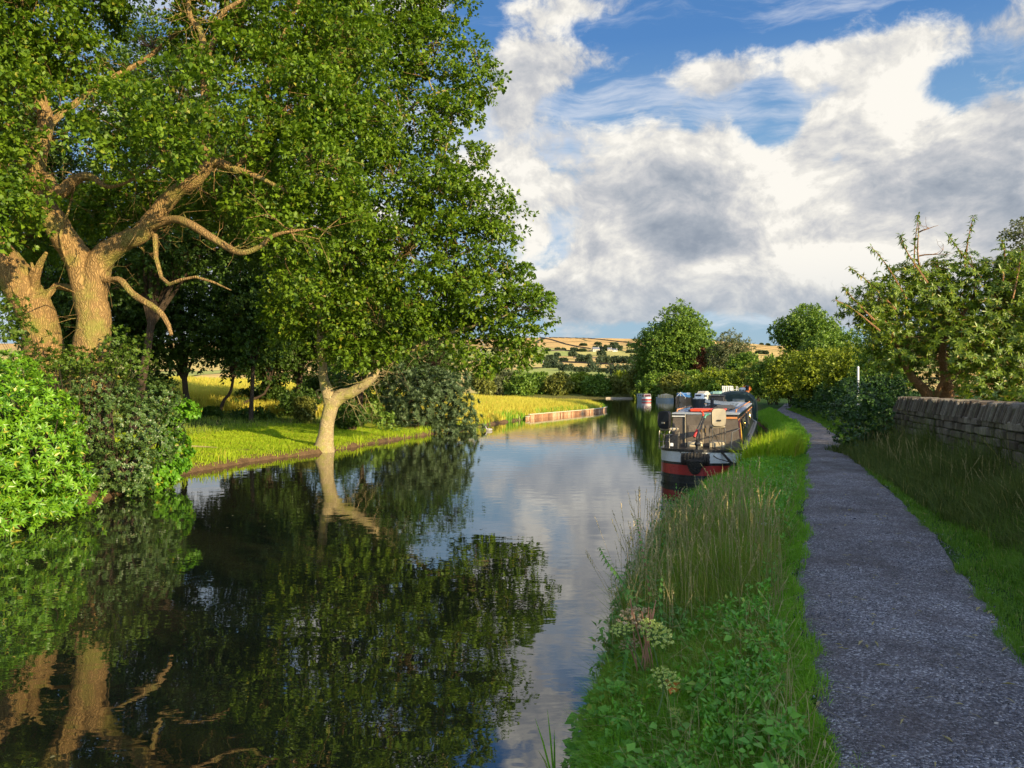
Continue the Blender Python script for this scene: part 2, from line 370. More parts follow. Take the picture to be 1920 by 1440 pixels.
left = (dl > dr)
def mixin(mask, c):
    colr[:, :3] = colr[:, :3]*(1-mask[:, None])+c*mask[:, None]
mixin(left*1.0, lawn)
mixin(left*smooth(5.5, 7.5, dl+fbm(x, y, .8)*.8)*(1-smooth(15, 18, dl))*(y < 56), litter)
mixin(left*np.maximum(smooth(15, 18, dl), smooth(46, 50, y)), gold)
mixin((1-smooth(.22, .42, z+.05*fbm(x, y, 2.5)))*(np.maximum(dl, dr) < 1.5), soil)
mixin(smooth(180, 186, y), np.array([.22, .24, .05]))
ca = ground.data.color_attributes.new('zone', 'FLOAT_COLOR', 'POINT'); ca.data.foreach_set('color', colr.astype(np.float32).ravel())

# hills
def hill_h(x, y):
    u = x/np.maximum(y, 60)
    f = np.interp(u, [-1.5, -.5, -.2, -.04, .05, .19, .27, .34, .45, 1.5], [.8, .9, .95, .975, 1.0, .985, .93, .85, .8, .7])
    h = 4.15e-5*np.minimum(y, 1650)**2*f
    h = h*(1-.25*smooth(1650, 2600, y))+2.2*fbm(x, y, .006)*smooth(350, 800, y)+.8*fbm(x, y, .02)*smooth(300, 600, y)
    return h-1.6
hx = np.linspace(-2600, 2600, 330); hy = np.concatenate([np.linspace(235, 1750, 200), np.linspace(1780, 2900, 20)])
V, Q = grid(hx, hy, hill_h)
m, t, b = base_mat('hill_material'); gp = geopos(t)
wv = t.nodes.new('ShaderNodeVectorMath'); wv.operation = 'MULTIPLY_ADD'
nn = t.nodes.new('ShaderNodeTexNoise'); nn.inputs['Scale'].default_value = .004; t.links.new(gp, nn.inputs['Vector'])
t.links.new(nn.outputs['Color'], wv.inputs[0]); wv.inputs[1].default_value = (90, 90, 0); t.links.new(gp, wv.inputs[2])
fv = vscale(t, wv.outputs[0], (.0085, .0045, 0))
vo = t.nodes.new('ShaderNodeTexVoronoi'); vo.inputs['Scale'].default_value = 1; t.links.new(fv, vo.inputs['Vector'])
ve = t.nodes.new('ShaderNodeTexVoronoi'); ve.feature = 'DISTANCE_TO_EDGE'; ve.inputs['Scale'].default_value = 1; t.links.new(fv, ve.inputs['Vector'])
sp = t.nodes.new('ShaderNodeSeparateColor'); t.links.new(vo.outputs['Color'], sp.inputs[0])
sy = t.nodes.new('ShaderNodeSeparateXYZ'); t.links.new(gp, sy.inputs[0])
field = ramp(t, sp.outputs[0], [(0, (.66, .45, .17)), (.3, (.74, .53, .20)), (.55, (.48, .46, .15)), (.75, (.38, .42, .13)), (1, (.64, .48, .18))])
moor = ramp(t, noise(t, vscale(t, gp, (.004, .012, 0)), 1, 6, .6), [(.3, (.46, .37, .15)), (.5, (.68, .42, .17)), (.7, (.60, .46, .19))])
col = mixc(t, sstep(t, sy.outputs[2], 62, 84), field, moor)
edge = ramp(t, ve.outputs['Distance'], [(0, 1.0), (.016, 1.0), (.024, 0.0)])
col = mixc(t, edge, col, (.09, .10, .05))
col = mixc(t, 1.0, col, ramp(t, noise(t, gp, .03, 8, .7), [(.3, .75), (.7, 1.15)]), 'MULTIPLY')
t.links.new(col, b.inputs['Base Color']); b.inputs['Roughness'].default_value = 1; b.inputs['Specular IOR Level'].default_value = 0
tag(raw('hills', V, Q, m, smooth=True), 'tan moorland hillside of walled fields rising beyond the canal', kind='structure')

# water
m, t, b = base_mat('canal_water'); gp = geopos(t)
w1 = noise(t, vscale(t, gp, (1.1, 1.6, 1)), 1.3, 3, .5, .3); w2 = noise(t, vscale(t, gp, (1, 2.2, 1)), 6.5, 2, .5); w3 = noise(t, gp, .22, 2, .5)
amp = ramp(t, w3, [(.40, .25), (.62, 1.0)])
hh = mth(t, 'ADD', mth(t, 'MULTIPLY', w1, 1.0), mth(t, 'MULTIPLY', mth(t, 'MULTIPLY', w2, amp), .10))
b.inputs['Base Color'].default_value = (.014, .015, .008, 1); b.inputs['Roughness'].default_value = .008
b.inputs['IOR'].default_value = 2.3
bump(t, b, hh, .35, .009)
wx = np.array([-90., 45.]); wy = np.array([-60., 184.])
Vw, Qw = grid(wx, wy, lambda X, Y: X*0)
tag(raw('water', Vw, Qw, m), 'calm dark canal water mirroring trees and sky', kind='structure')

# towpath
m, t, b = base_mat('gravel'); gp = geopos(t)
vo = t.nodes.new('ShaderNodeTexVoronoi'); vo.inputs['Scale'].default_value = 92; t.links.new(vscale(t, gp, (1, 1, .4)), vo.inputs['Vector'])
vo2 = t.nodes.new('ShaderNodeTexVoronoi'); vo2.inputs['Scale'].default_value = 24; t.links.new(vadd(t, gp, (3, 7, 1)), vo2.inputs['Vector'])
sp = t.nodes.new('ShaderNodeSeparateColor'); t.links.new(vo.outputs['Color'], sp.inputs[0])
stone = ramp(t, sp.outputs[0], [(0, (.052, .05, .055)), (.5, (.18, .175, .19)), (.85, (.345, .34, .36)), (1, (.72, .71, .72))])
pn = noise(t, gp, 1.3, 6, .6)
stone = mixc(t, ramp(t, pn, [(.40, 0.0), (.66, .75)]), stone, (.085, .064, .058)); stone = mixc(t, 1.0, stone, ramp(t, noise(t, gp, .55, 3, .5), [(.35, .78), (.65, 1.15)]), 'MULTIPLY')
stone = mixc(t, 1.0, stone, ramp(t, noise(t, gp, 9, 4, .6), [(.3, .7), (.7, 1.2)]), 'MULTIPLY')
t.links.new(stone, b.inputs['Base Color']); b.inputs['Roughness'].default_value = .8
bump(t, b, mth(t, 'ADD', mth(t, 'MULTIPLY', vo.outputs['Distance'], -1.0), mth(t, 'MULTIPLY', vo2.outputs['Distance'], -.8)), 1.0, .018)
ty = np.concatenate([np.arange(-29, 0, .5), np.arange(0, 30, .12), np.arange(30, 82, .5)])
tu = np.linspace(0, 1, 15)
pl = np.interp(ty, PYs, PL); pr = np.interp(ty, PRy, PR)
ew = .035*fbm(ty, ty*0, 2.1); ew2 = .05*fbm(ty+9, ty*0, 2.4)
X = (pl+ew)[:, None]*(1-tu)+(pr+ew2)[:, None]*tu; Y = np.repeat(ty[:, None], 15, 1)
Z = np.maximum(ground_z(X, Y), .7)+.012+.035*np.sin(np.pi*tu)[None]+.006*fbm(X, Y, 4)
Z[:, 0] -= .05; Z[:, -1] -= .05
V = np.stack([X, Y, Z], -1).reshape(-1, 3); i = (np.arange(len(ty)-1)[:, None]*15+np.arange(14)[None]).ravel()
tag(raw('towpath', V, np.stack([i, i+1, i+16, i+15], 1), m, smooth=True), 'dark grey crushed stone towpath winding beside the wall', kind='structure')
def path_z(x, y):
    return ground_z(x, y)

# ------------------------------------------------------------------ leaves, grass, trees
def unit(a): return a/(np.linalg.norm(a, axis=-1, keepdims=True)+1e-9)
def rdir(n): return unit(rng.normal(size=(n, 3)))
def leaf_obj(name, Pb, D, N, L, W, mat, parent=None, loc=None, fold=.18, shape='q'):
    n = len(Pb); D = unit(D); S = unit(np.cross(D, N)); N = np.cross(S, D)
    L = np.broadcast_to(np.asarray(L, float), (n,))[:, None]; W = np.broadcast_to(np.asarray(W, float), (n,))[:, None]
    mid = Pb+D*L*.5; tip = Pb+D*L-N*L*.12
    if shape == 'q':
        V = np.stack([Pb, mid+S*W*.5+N*W*fold, tip, mid-S*W*.5+N*W*fold], 1).reshape(-1, 3)
        Q = np.arange(4*n).reshape(n, 4)
    else:
        V = np.stack([Pb, Pb+D*L*.42+S*W*.5+N*W*fold, tip, mid-N*W*.02, Pb+D*L*.42-S*W*.5+N*W*fold], 1).reshape(-1, 3)
        k = np.arange(n)*5; Q = np.concatenate([np.stack([k, k+1, k+2, k+3], 1), np.stack([k, k+3, k+2, k+4], 1)])
    return raw(name, V, Q, mat, parent, loc)
def clumps(bl, per_m2=1.0, shell=.55, jitter=.25, rcr=(.35, .7)):
    """Centres and radii of leaf clumps through a set of ellipsoids, denser to their surface."""
    cs = []; rs = []; ns = []
    for (c, r) in bl:
        c = np.array(c); r = np.array(r); area = 4*math.pi*((r[0]*r[1])**1.6+(r[0]*r[2])**1.6+(r[1]*r[2])**1.6)**(1/1.6)/3**(1/1.6)
        n = max(3, int(area*per_m2)); d = rdir(n); q = shell+(1-shell)*rng.random(n)**.6
        p = c+d*r*q[:, None]+rng.normal(size=(n, 3))*jitter*min(r)*.4
        cs.append(p); ns.append(unit(d/r)); rs.append(rng.uniform(rcr[0], rcr[1], n))
    return np.concatenate(cs), np.concatenate(rs), np.concatenate(ns)
def fill(cen, rad, out, m, L, W, flat=.55, droop=.2, up=.5, tuft=7):
    """about m leaves around each clump centre, in tufts at the twig ends; returns P, D, N, L, W"""
    nt_ = max(1, int(round(m/tuft))); k = len(cen); ci = np.repeat(np.arange(k), nt_); n = len(ci)
    d = unit(rdir(n)+out[ci]*.35+np.array([0, 0, .25])); r = rad[ci]*(.35+.7*rng.random(n)**.5)
    tc_ = cen[ci]+d*r[:, None]*np.array([1, 1, flat]); ax_ = unit(d*.7+out[ci]*.3+rdir(n)*.5+np.array([0, 0, .15])); sz = rng.uniform(.75, 1.2, n)
    ti = np.repeat(np.arange(n), tuft); n2 = len(ti); e = rdir(n2)
    D = unit(ax_[ti]*.75+e*.95+np.array([0, 0, -droop])); p = tc_[ti]+e*L*.22
    N = unit(ax_[ti]*.6+rdir(n2)*.45+np.array([0, 0, up])); s = rng.uniform(.7, 1.2, n2)*sz[ti]
    return p, D, N, L*s, W*s
def twig_obj(name, anchors, cen, mat, parent, loc, r0=.03, r1=.006, sag=.15):
    """thin bent twigs from the nearest limb point to each clump"""
    A = np.asarray(anchors); n = len(cen); a = np.empty((n, 3))
    for i in range(0, n, 500):
        dd = np.linalg.norm(cen[i:i+500, None]-A[None], axis=2); a[i:i+500] = A[dd.argmin(1)]
    ln = np.linalg.norm(cen-a, axis=1)[:, None]
    m1 = a+(cen-a)*.35+rng.normal(size=(n, 3))*.10*ln+np.array([0, 0, .1])*ln; m2 = a+(cen-a)*.7+rng.normal(size=(n, 3))*.08*ln
    pts = np.stack([a, m1, m2, cen], 1); t = unit(cen-a); s = unit(np.cross(t, rdir(n))); u = np.cross(t, s)
    rr = np.array([1, .72, .45, .2])*1.0; V = []
    rad = (r1+(r0-r1)*np.clip(ln/3, .15, 1))
    for j in range(4):
        for k in range(3):
            an = 2*math.pi*k/3; V.append(pts[:, j]+(math.cos(an)*s+math.sin(an)*u)*rad*rr[j])
    V = np.stack(V, 1).reshape(-1, 3); b0 = np.arange(n)[:, None]*12; Q = []
    for j in range(3):
        for k in range(3): Q.append(np.concatenate([b0+j*3+k, b0+j*3+(k+1) % 3, b0+(j+1)*3+(k+1) % 3, b0+(j+1)*3+k], 1))
    return raw(name, V, np.concatenate(Q), mat, parent, loc)
def spline(pts, n=6):
    pts = [np.array(p, float) for p in pts]; o = []
    for i in range(len(pts)-1):
        p0 = pts[max(i-1, 0)]; p1 = pts[i]; p2 = pts[i+1]; p3 = pts[min(i+2, len(pts)-1)]
        for k in range(n):
            t = k/n; o.append(.5*((2*p1)+(-p0+p2)*t+(2*p0-5*p1+4*p2-p3)*t*t+(-p0+3*p1-3*p2+p3)*t**3))
    o.append(pts[-1]); return o
def limb(mb, pts, n=12, sub=6, wob=.1):
    """pts: (x,y,z,r); returns sample points"""
    s = spline(pts, sub); mb.tube([q[:3] for q in s], [max(.004, q[3]) for q in s], n, wob=wob); return [q[:3] for q in s]
def pxl(lst):
    """(px, py, depth, width in photo pixels) -> (x, y, z, radius)"""
    return [np.append(P(a, b, d), wd*d/F/2) for a, b, d, wd in lst]
def reach(mb, an, bl, r=.05):
    """branches from the nearest limb to every bough, added to the anchor points"""
    for c, rr in sorted(bl, key=lambda q: min(np.linalg.norm(np.array(an[::4])-np.array(q[0]), axis=1))):
        c = np.array(c); A = np.array(an); i = np.linalg.norm(A-c, axis=1).argmin(); p = A[i]; d = c-p; l = np.linalg.norm(d)
        if l < .5: continue
        e = c+rdir(1)[0]*np.array(rr)*.3; m1 = p+d*.3+rdir(1)[0]*.14*l; m2 = p+d*.68+rdir(1)[0]*.13*l; k = min(1, l/3)
        an += limb(mb, [np.append(p, r*k), np.append(m1, r*.75*k), np.append(m2, r*.55*k), np.append(e, r*.25*k)], 6, 4, .15)
        for _ in range(3):
            q = an[-random.randrange(1, 9)]; e2 = q+rdir(1)[0]*np.array(rr)*.7; an += limb(mb, [np.append(q, r*.35*k), np.append((q+e2)/2+rdir(1)[0]*.12, r*.25*k), np.append(e2, .006)], 5, 3, .1)
def side_twigs(mb, an, n, r=(.012, .03), ln=(.5, 1.6), up=.2):
    """bare forked side branches along limbs"""
    for _ in range(n):
        p = an[random.randrange(len(an))]; d = unit(np.array([random.gauss(0, 1), random.gauss(0, .7), random.gauss(up, .6)])); l = random.uniform(*ln); r0 = random.uniform(*r)
        pts = [p]; rr = [r0]
        for k in range(6):
            d = unit(d+np.array([random.gauss(0, .5) for _ in range(3)])*.8); p = p+d*l/6; pts.append(p); rr.append(r0*(1-.15*(k+1)))
            if k in (1, 2, 3, 4):
                e = unit(d+rdir(1)[0]*1.0); mb.tube([p, p+e*l*.2, p+e*l*.35+rdir(1)[0]*.06], [rr[-1]*.7, rr[-1]*.45, .003], 4, cap=False)
        mb.tube(pts, rr, 4, cap=False)

def pxblobs(lst, depth=.8, flat=.9):
    o = []
    for q in lst:
        px, py, d, r = q[:4]; ry = q[4] if len(q) > 4 else r
        o.append((P(px, py, d), (r*d/F, max(r, ry)*d/F*depth, ry*d/F*flat)))
    return o
def prune(cen, rad, out, holes):
    """keep clumps off places where the crown is open: (px, py, rx, ry, only nearer than depth)"""
    px = 960+F*cen[:, 0]/cen[:, 1]; py = YH-F*(cen[:, 2]-H)/cen[:, 1]; keep = np.ones(len(cen), bool)
    for hx_, hy_, rx, ry, dm in holes: keep &= ~((((px-hx_)/rx)**2+((py-hy_)/ry)**2 < 1) & (cen[:, 1] < dm))
    return cen[keep], rad[keep], out[keep]

# ================================================================== the big trees on the left bank
def gz(x, y): return float(ground_z(x, y))
def crown_obj(root, loc, bl, per, m, L, W, mat, anchors, tmat, holes=(), rcr=(.35, .7), r0=.03, droop=.2, name='crown', shape='q', twigs=True, shell=.5):
    cen, rad, out = clumps(bl, per, shell=shell, rcr=rcr)
    cen, rad, out = prune(cen, rad, out, holes)
    keep = cen[:, 2] > .3; cen, rad, out = cen[keep], rad[keep], out[keep]
    p, D, N, l, w_ = fill(cen, rad, out, m, L, W, droop=droop)
    o = leaf_obj(name, p, D, N, l, w_, mat, root, loc, shape=shape)
    if twigs and len(anchors): twig_obj('twigs', anchors, cen, tmat, root, loc, r0=r0)
    return o

# --- the great oak with its forked trunk
loc = (-10.0, 18.0, gz(-10, 18)); oakA = empty('oak_tree', loc, 'huge spreading oak with sunlit forked orange trunk rising behind the small-leaved bush', 'oak tree')
mb = MB(); an = []
T = [(140, 935, 18, 140), (146, 880, 18, 100), (156, 760, 18, 80), (170, 660, 18, 66), (176, 600, 18, 58), (170, 560, 18, 56), (168, 530, 18, 46)]
limb(mb, pxl(T), 22, 6, .07)
an += limb(mb, pxl([(170, 590, 18, 50), (158, 520, 18, 52), (144, 482, 18, 50), (125, 454, 17.9, 47), (96, 408, 17.7, 45), (64, 361, 17.4, 38), (68, 300, 17.2, 31), (80, 255, 17.2, 28), (84, 219, 17.2, 26), (73, 182, 17.1, 23), (62, 110, 17, 14), (40, 40, 17, 10), (30, -60, 17, 7)]), 16)
an += limb(mb, pxl([(172, 585, 18, 48), (178, 525, 18, 50), (194, 480, 17.95, 44), (233, 452, 17.8, 36), (262, 440, 17.7, 34), (286, 410, 17.6, 33), (328, 361, 17.4, 28), (365, 338, 17.2, 24), (398, 305, 17.2, 22), (440, 317, 17, 14), (480, 330, 16.9, 10), (540, 360, 16.8, 6)]), 14)
an += limb(mb, pxl([(392, 312, 17.2, 18), (386, 250, 17.4, 17), (384, 180, 17.6, 17), (382, 120, 17.8, 16), (376, 60, 18, 12), (354, 25, 18, 9), (350, -60, 18, 7)]), 10)
an += limb(mb, pxl([(383, 120, 17.8, 10), (405, 60, 17.6, 9), (418, 20, 17.5, 8), (470, -10, 17.5, 6)]), 8)
an += limb(mb, pxl([(440, 317, 17, 10), (500, 240, 18, 14), (498, 175, 18.2, 12), (520, 90, 18.2, 8), (560, 0, 18.2, 6)]), 8)
an += limb(mb, pxl([(280, 425, 17.6, 18), (321, 411, 17.3, 15), (354, 419, 17, 16), (401, 448, 16.8, 14), (448, 473, 16.6, 12), (485, 463, 16.5, 9), (515, 440, 16.4, 7), (570, 430, 16.4, 4)]), 12)
an += limb(mb, pxl([(84, 330, 17.3, 22), (109, 361, 17.1, 24), (139, 337, 17, 20), (168, 330, 16.8, 14), (204, 350, 16.6, 7), (255, 332, 16.4, 5), (290, 300, 16.4, 3)]), 8)
an += limb(mb, pxl([(84, 240, 17.2, 14), (130, 200, 17.6, 12), (200, 150, 18.5, 10), (270, 110, 19, 8), (330, 60, 19, 6)]), 8)
an += limb(mb, pxl([(72, 190, 17.1, 12), (20, 230, 16.2, 9), (-40, 250, 15.8, 8)]), 7)
side_twigs(mb, an, 110, (.008, .016), (.8, 2.2), .05)
mb.tube([q[:3] for q in spline(pxl([(178, 530, 18, 8), (200, 526, 17.8, 8), (225, 525, 17.6, 12), (250, 552, 17.4, 12), (292, 579, 17.2, 12), (312, 602, 17.1, 9), (321, 628, 17, 7)]), 4)], [q[3] for q in spline(pxl([(178, 530, 18, 8), (200, 526, 17.8, 8), (225, 525, 17.6, 12), (250, 552, 17.4, 12), (292, 579, 17.2, 12), (312, 602, 17.1, 9), (321, 628, 17, 7)]), 4)], 9, wob=.15)
mb.tube([q[:3] for q in pxl([(290, 440, 17.6, 8), (292, 483, 17.4, 8), (302, 520, 17.2, 7), (317, 533, 17, 6), (340, 524, 16.9, 5), (367, 519, 16.8, 5), (400, 529, 16.7, 4), (433, 544, 16.6, 2)])], [.06, .05, .045, .04, .035, .03, .025, .01], 7)
mb.tube([q[:3] for q in pxl([(158, 505, 18, 8), (130, 498, 17.7, 6), (118, 470, 17.6, 5), (112, 440, 17.5, 4), (126, 400, 17.4, 4), (138, 350, 17.3, 3)])], [.07, .05, .04, .035, .03, .015], 6)
blA = pxblobs([(-20, 60, 16, 80), (60, 40, 16.5, 80), (30, 170, 15.8, 60, 50), (150, 120, 17.6, 90, 60), (230, 210, 16, 80, 60), (190, 285, 15.6, 60, 34), (330, 190, 15, 80, 60),
    (440, 130, 17.6, 80, 80), (310, 285, 15, 60, 34), (470, 250, 17.0, 80, 60), (560, 200, 17.4, 80, 80), (600, 320, 17.2, 90, 70), (500, 375, 17.3, 70, 45), (560, 440, 17.2, 70, 50), (640, 400, 17.6, 60, 60),
    (520, 50, 18.5, 90, 80), (630, 80, 18.8, 90, 90), (640, 230, 18.2, 90, 80), (350, 370, 19.5, 90, 45), (240, 380, 19.6, 70, 45), (440, 400, 19.3, 70, 50), (-60, 420, 15, 60, 70), (20, 400, 15.2, 55, 65), (5, 330, 15.6, 50, 40),
    (330, 60, 19, 70, 50), (420, 20, 18.8, 80, 60), (180, 20, 18.6, 60, 40), (-40, 250, 16, 80, 50), (540, 520, 17.8, 45, 30), (100, -80, 17, 150, 80), (350, -90, 18.5, 150, 80), (600, -90, 19, 150, 80), (170, 400, 20, 70, 50), (60, 430, 20.5, 70, 60)])
reach(mb, an, blA, .055)
mb.build('trunk', oak_bark, oakA, loc, smooth=True)
holesA = [(168, 560, 50, 80, 18.6), (110, 410, 50, 60, 17.5), (228, 455, 60, 26, 17.9), (300, 400, 34, 34, 17.7), (62, 320, 22, 40, 17.4), (80, 225, 18, 40, 17.4), (360, 425, 60, 26, 17.2), (385, 180, 12, 70, 17.8), (410, 310, 40, 16, 17.2),
    (275, 90, 45, 60, 99), (300, 20, 30, 30, 99), (215, 480, 40, 26, 99), (370, 340, 30, 20, 17.3), (115, 455, 30, 30, 18.5), (450, 470, 50, 16, 17), (140, 335, 40, 16, 17.2)]
crown_obj(oakA, loc, blA, 4.8, 77, .118, .075, oak_leaf, an, oak_bark, holesA, (.27, .58), r0=.024)

# --- the leaning oak at the left edge
loc = (-11.1, 18.6, gz(-11.1, 18.6)); oakB = empty('oak_tree', loc, 'thick oak trunk with a long dark split leaning out of the left edge', 'oak tree')
mb = MB()
anB = limb(mb, pxl([(96, 930, 18.6, 120), (95, 800, 18.6, 84), (88, 700, 18.6, 72), (79, 633, 18.6, 66), (66, 583, 18.5, 64), (44, 546, 18.4, 63), (20, 504, 18.3, 58), (-6, 470, 18.2, 52), (-40, 420, 18.1, 46), (-90, 330, 18, 38), (-120, 200, 18, 30), (-130, 60, 18, 20)]), 20, 6, .07)
for st in ([(62, 560, 18.4, 22), (66, 520, 18.2, 18), (76, 492, 18.1, 12), (86, 474, 18.0, 7)], [(56, 530, 18.3, 16), (62, 505, 18.1, 10), (58, 492, 18.1, 4)], [(82, 560, 18.5, 14), (105, 535, 18.6, 13), (130, 540, 18.4, 13), (160, 545, 18.2, 10)]):
    mb.tube([q[:3] for q in pxl(st)], [q[3] for q in pxl(st)], 8, wob=.25)
for sx, sy, px2, py2 in ((5, 480, 46, 590), (12, 486, 40, 575)):     # torn edge along the split
    mb.tube([q[:3] for q in pxl([(sx, sy, 17.95, 4), ((sx+px2)/2-4, (sy+py2)/2, 17.98, 6), (px2, py2, 18.05, 3)])], [.02, .035, .01], 6)
mb.build('trunk', oak_bark, oakB, loc, smooth=True)
crown_obj(oakB, loc, pxblobs([(-120, 120, 17.5, 130, 90), (-160, 330, 16.5, 110, 90), (-90, 0, 19, 130, 90), (-30, 500, 21, 60, 60)]), 3.5, 60, .14, .09, oak_leaf, anB, oak_bark, (), (.3, .6))

# --- the pollarded oak at the water's edge
loc = (-7.02, 29.0, gz(-7.02, 29)); oakC = empty('oak_tree', loc, 'tall oak on pale forked bare trunk at the water edge, leaning over the canal', 'oak tree')
mb = MB(); an = []
limb(mb, pxl([(604, 866, 29, 60), (607, 842, 29, 40), (611, 815, 29, 29), (614, 790, 29, 26), (620, 765, 29, 27), (624, 748, 29, 32)]), 18, 6, .06)
an += limb(mb, pxl([(622, 756, 29, 30), (640, 742, 29, 26), (658, 736, 28.9, 21), (681, 722, 28.8, 18), (698, 708, 28.8, 16), (706, 692, 28.8, 13), (704, 660, 28.8, 12), (710, 625, 28.8, 11), (722, 590, 28.8, 10), (740, 540, 28.8, 9), (760, 470, 28.8, 9), (790, 400, 28.8, 7), (830, 300, 28.8, 5), (850, 200, 29, 3)]), 12)
an += limb(mb, pxl([(622, 760, 29, 28), (612, 729, 29, 22), (606, 708, 29, 17), (606, 685, 29, 15), (600, 640, 29, 13), (606, 560, 29, 12), (620, 450, 29, 12), (640, 330, 29.2, 10), (660, 200, 29.4, 8), (670, 60, 29.5, 6), (680, -80, 29.5, 4)]), 12)
an += limb(mb, pxl([(704, 655, 28.8, 8), (735, 662, 28.5, 8), (769, 657, 28.3, 9), (790, 646, 28.2, 9), (810, 632, 28, 7), (860, 620, 27.8, 6), (920, 600, 27.6, 5), (980, 580, 27.5, 4), (1020, 570, 27.5, 2)]), 8)
an += limb(mb, pxl([(810, 632, 28, 6), (870, 645, 27.8, 5), (930, 655, 27.6, 4), (970, 668, 27.5, 3)]), 7)
an += limb(mb, pxl([(740, 540, 28.8, 8), (800, 500, 28.4, 7), (880, 470, 28.2, 5), (940, 440, 28.1, 4)]), 8)
an += limb(mb, pxl([(606, 600, 29, 9), (560, 540, 28.6, 8), (520, 480, 28.4, 6), (500, 400, 28.3, 5)]), 8)
an += limb(mb, pxl([(640, 330, 29.2, 8), (720, 250, 29, 7), (800, 180, 29, 5), (890, 160, 29, 3)]), 8)
an += limb(mb, pxl([(640, 330, 29.2, 8), (580, 220, 29, 7), (540, 120, 29, 5)]), 8)
side_twigs(mb, an, 90, (.010, .020), (.6, 2.0), .05)
blC = pxblobs([(600, 560, 28.6, 90, 70), (700, 590, 28, 90, 70), (800, 570, 27.8, 90, 55), (890, 560, 27.8, 80, 50), (970, 580, 27.5, 60, 40), (1015, 562, 27.5, 32, 22), (985, 640, 27.5, 34, 28), (950, 665, 27.4, 42, 36), (890, 675, 27.6, 50, 34), (820, 610, 28.2, 60, 34),
    (690, 672, 27.6, 60, 30), (640, 665, 27.6, 55, 36), (740, 620, 27.6, 40, 40), (545, 600, 29.5, 50, 50), (560, 430, 28.4, 100, 80), (660, 470, 28, 90, 80), (770, 470, 27.8, 90, 70), (870, 460, 28, 80, 60), (935, 430, 28, 36, 30), (950, 500, 28, 42, 34),
    (600, 300, 28.6, 110, 80), (720, 350, 28.2, 100, 80), (830, 360, 28.3, 80, 60), (880, 310, 28.4, 36, 34), (760, 240, 28.8, 100, 70), (855, 200, 29, 60, 40), (915, 165, 28.8, 30, 26), (880, 110, 29, 36, 34), (680, 140, 29, 110, 80), (800, 90, 29, 80, 55),
    (560, 180, 29.2, 90, 80), (580, 60, 29.4, 90, 70), (700, 10, 29.4, 110, 70), (820, 10, 29.4, 50, 50), (600, -100, 29.5, 130, 80), (740, -110, 29.5, 110, 80), (660, -200, 29.5, 110, 80), (905, 385, 28.2, 50, 50), (600, 740, 31, 1, 1), (905, 620, 28, 50, 25)], depth=1.0)
reach(mb, an, blC, .07)
mb.build('trunk', pale_bark, oakC, loc, smooth=True)
holesC = [(608, 770, 60, 75, 99), (672, 728, 48, 26, 99), (704, 695, 20, 30, 29.2), (606, 705, 24, 30, 99), (640, 700, 25, 14, 99), (712, 600, 12, 30, 28.9), (790, 648, 28, 12, 28.3), (835, 235, 14, 20, 99), (880, 260, 22, 14, 99), (725, 205, 16, 12, 99), (870, 395, 16, 10, 99), (760, 520, 14, 14, 99), (900, 640, 20, 12, 99), (840, 650, 22, 9, 99)]
crown_obj(oakC, loc, blC, 2.3, 77, .155, .10, oak_leaf, an, oak_bark, holesC, (.36, .80), r0=.035)

# ================================================================== shrubs of the left bank
def rosettes(name, bl, per, m, L, W, mat, root=None, loc=None, shell=.8, tilt=.55, droop=0, shape='f', zmin=.04, jitter=.15, holes=()):
    cen, rad, out = clumps(bl, per, shell=shell, jitter=jitter); cen, rad, out = prune(cen, rad, out, holes)
    k = cen[:, 2] > zmin; cen, out = cen[k], out[k]
    n = len(cen); ax = unit(out+rdir(n)*.35+np.array([0, 0, .35])); ci = np.repeat(np.arange(n), m); a = np.tile(np.arange(m)*2.399, n)+np.repeat(rng.random(n)*6, m)
    s = unit(np.cross(ax, rdir(n)))[ci]; u = np.cross(ax[ci], s); tl = tilt*(.3+.9*np.tile(np.linspace(0, 1, m), n))[:, None]
    D = unit(ax[ci]*(1-tl)+(np.cos(a)[:, None]*s+np.sin(a)[:, None]*u)*(.35+tl)+np.array([0, 0, -droop])); N = unit(ax[ci]+rdir(len(ci))*.15)
    sc = rng.uniform(.7, 1.15, len(ci)); P0 = cen[ci]+rdir(len(ci))*.012
    return leaf_obj(name, P0, D, N, L*sc, W*sc, mat, root, loc, shape=shape), cen
def stems_obj(root, loc, base, cen, mat, n=40, r=.02):
    mb = MB(); b = np.array(base)
    for i in rng.choice(len(cen), min(n, len(cen)), replace=False):
        c = cen[i]; m1 = b+(c-b)*.5+np.array([0, 0, .15]); st = b+np.array([random.uniform(-.3, .3), random.uniform(-.2, .2), 0])
        mb.tube([st, m1, c], [r, r*.6, r*.25], 4, cap=False)
    mb.build('stems', mat, root, loc)
loc = (-8.9, 14.6, gz(-8.9, 14.6)); rh = empty('rhododendron', loc, 'bright green large-leaved rhododendron overhanging the water at the left edge', 'shrub')
bl = pxblobs([(20, 770, 14.6, 95, 90), (-60, 780, 14, 120, 110), (70, 850, 14.2, 80, 85), (115, 905, 14.4, 60, 50), (150, 930, 14.8, 40, 30), (30, 925, 13.6, 80, 60), (-70, 920, 13, 100, 80), (90, 800, 15, 60, 70), (10, 700, 15.5, 60, 40), (80, 950, 14, 70, 24), (-20, 975, 12.8, 90, 30), (-90, 1000, 12.2, 80, 40)], depth=.9, flat=1)
_, cen = rosettes('foliage', bl, 36, 10, .125, .042, rhodo_leaf, rh, loc, tilt=.7)
stems_obj(rh, loc, (-8.9, 14.6, .2), cen, dark_bark, 70, .03)
loc = (-9.4, 10.2, gz(-9.4, 10.2)); rh2 = empty('rhododendron', loc, 'second large-leaved rhododendron on the bank, mostly beyond the left edge', 'shrub')
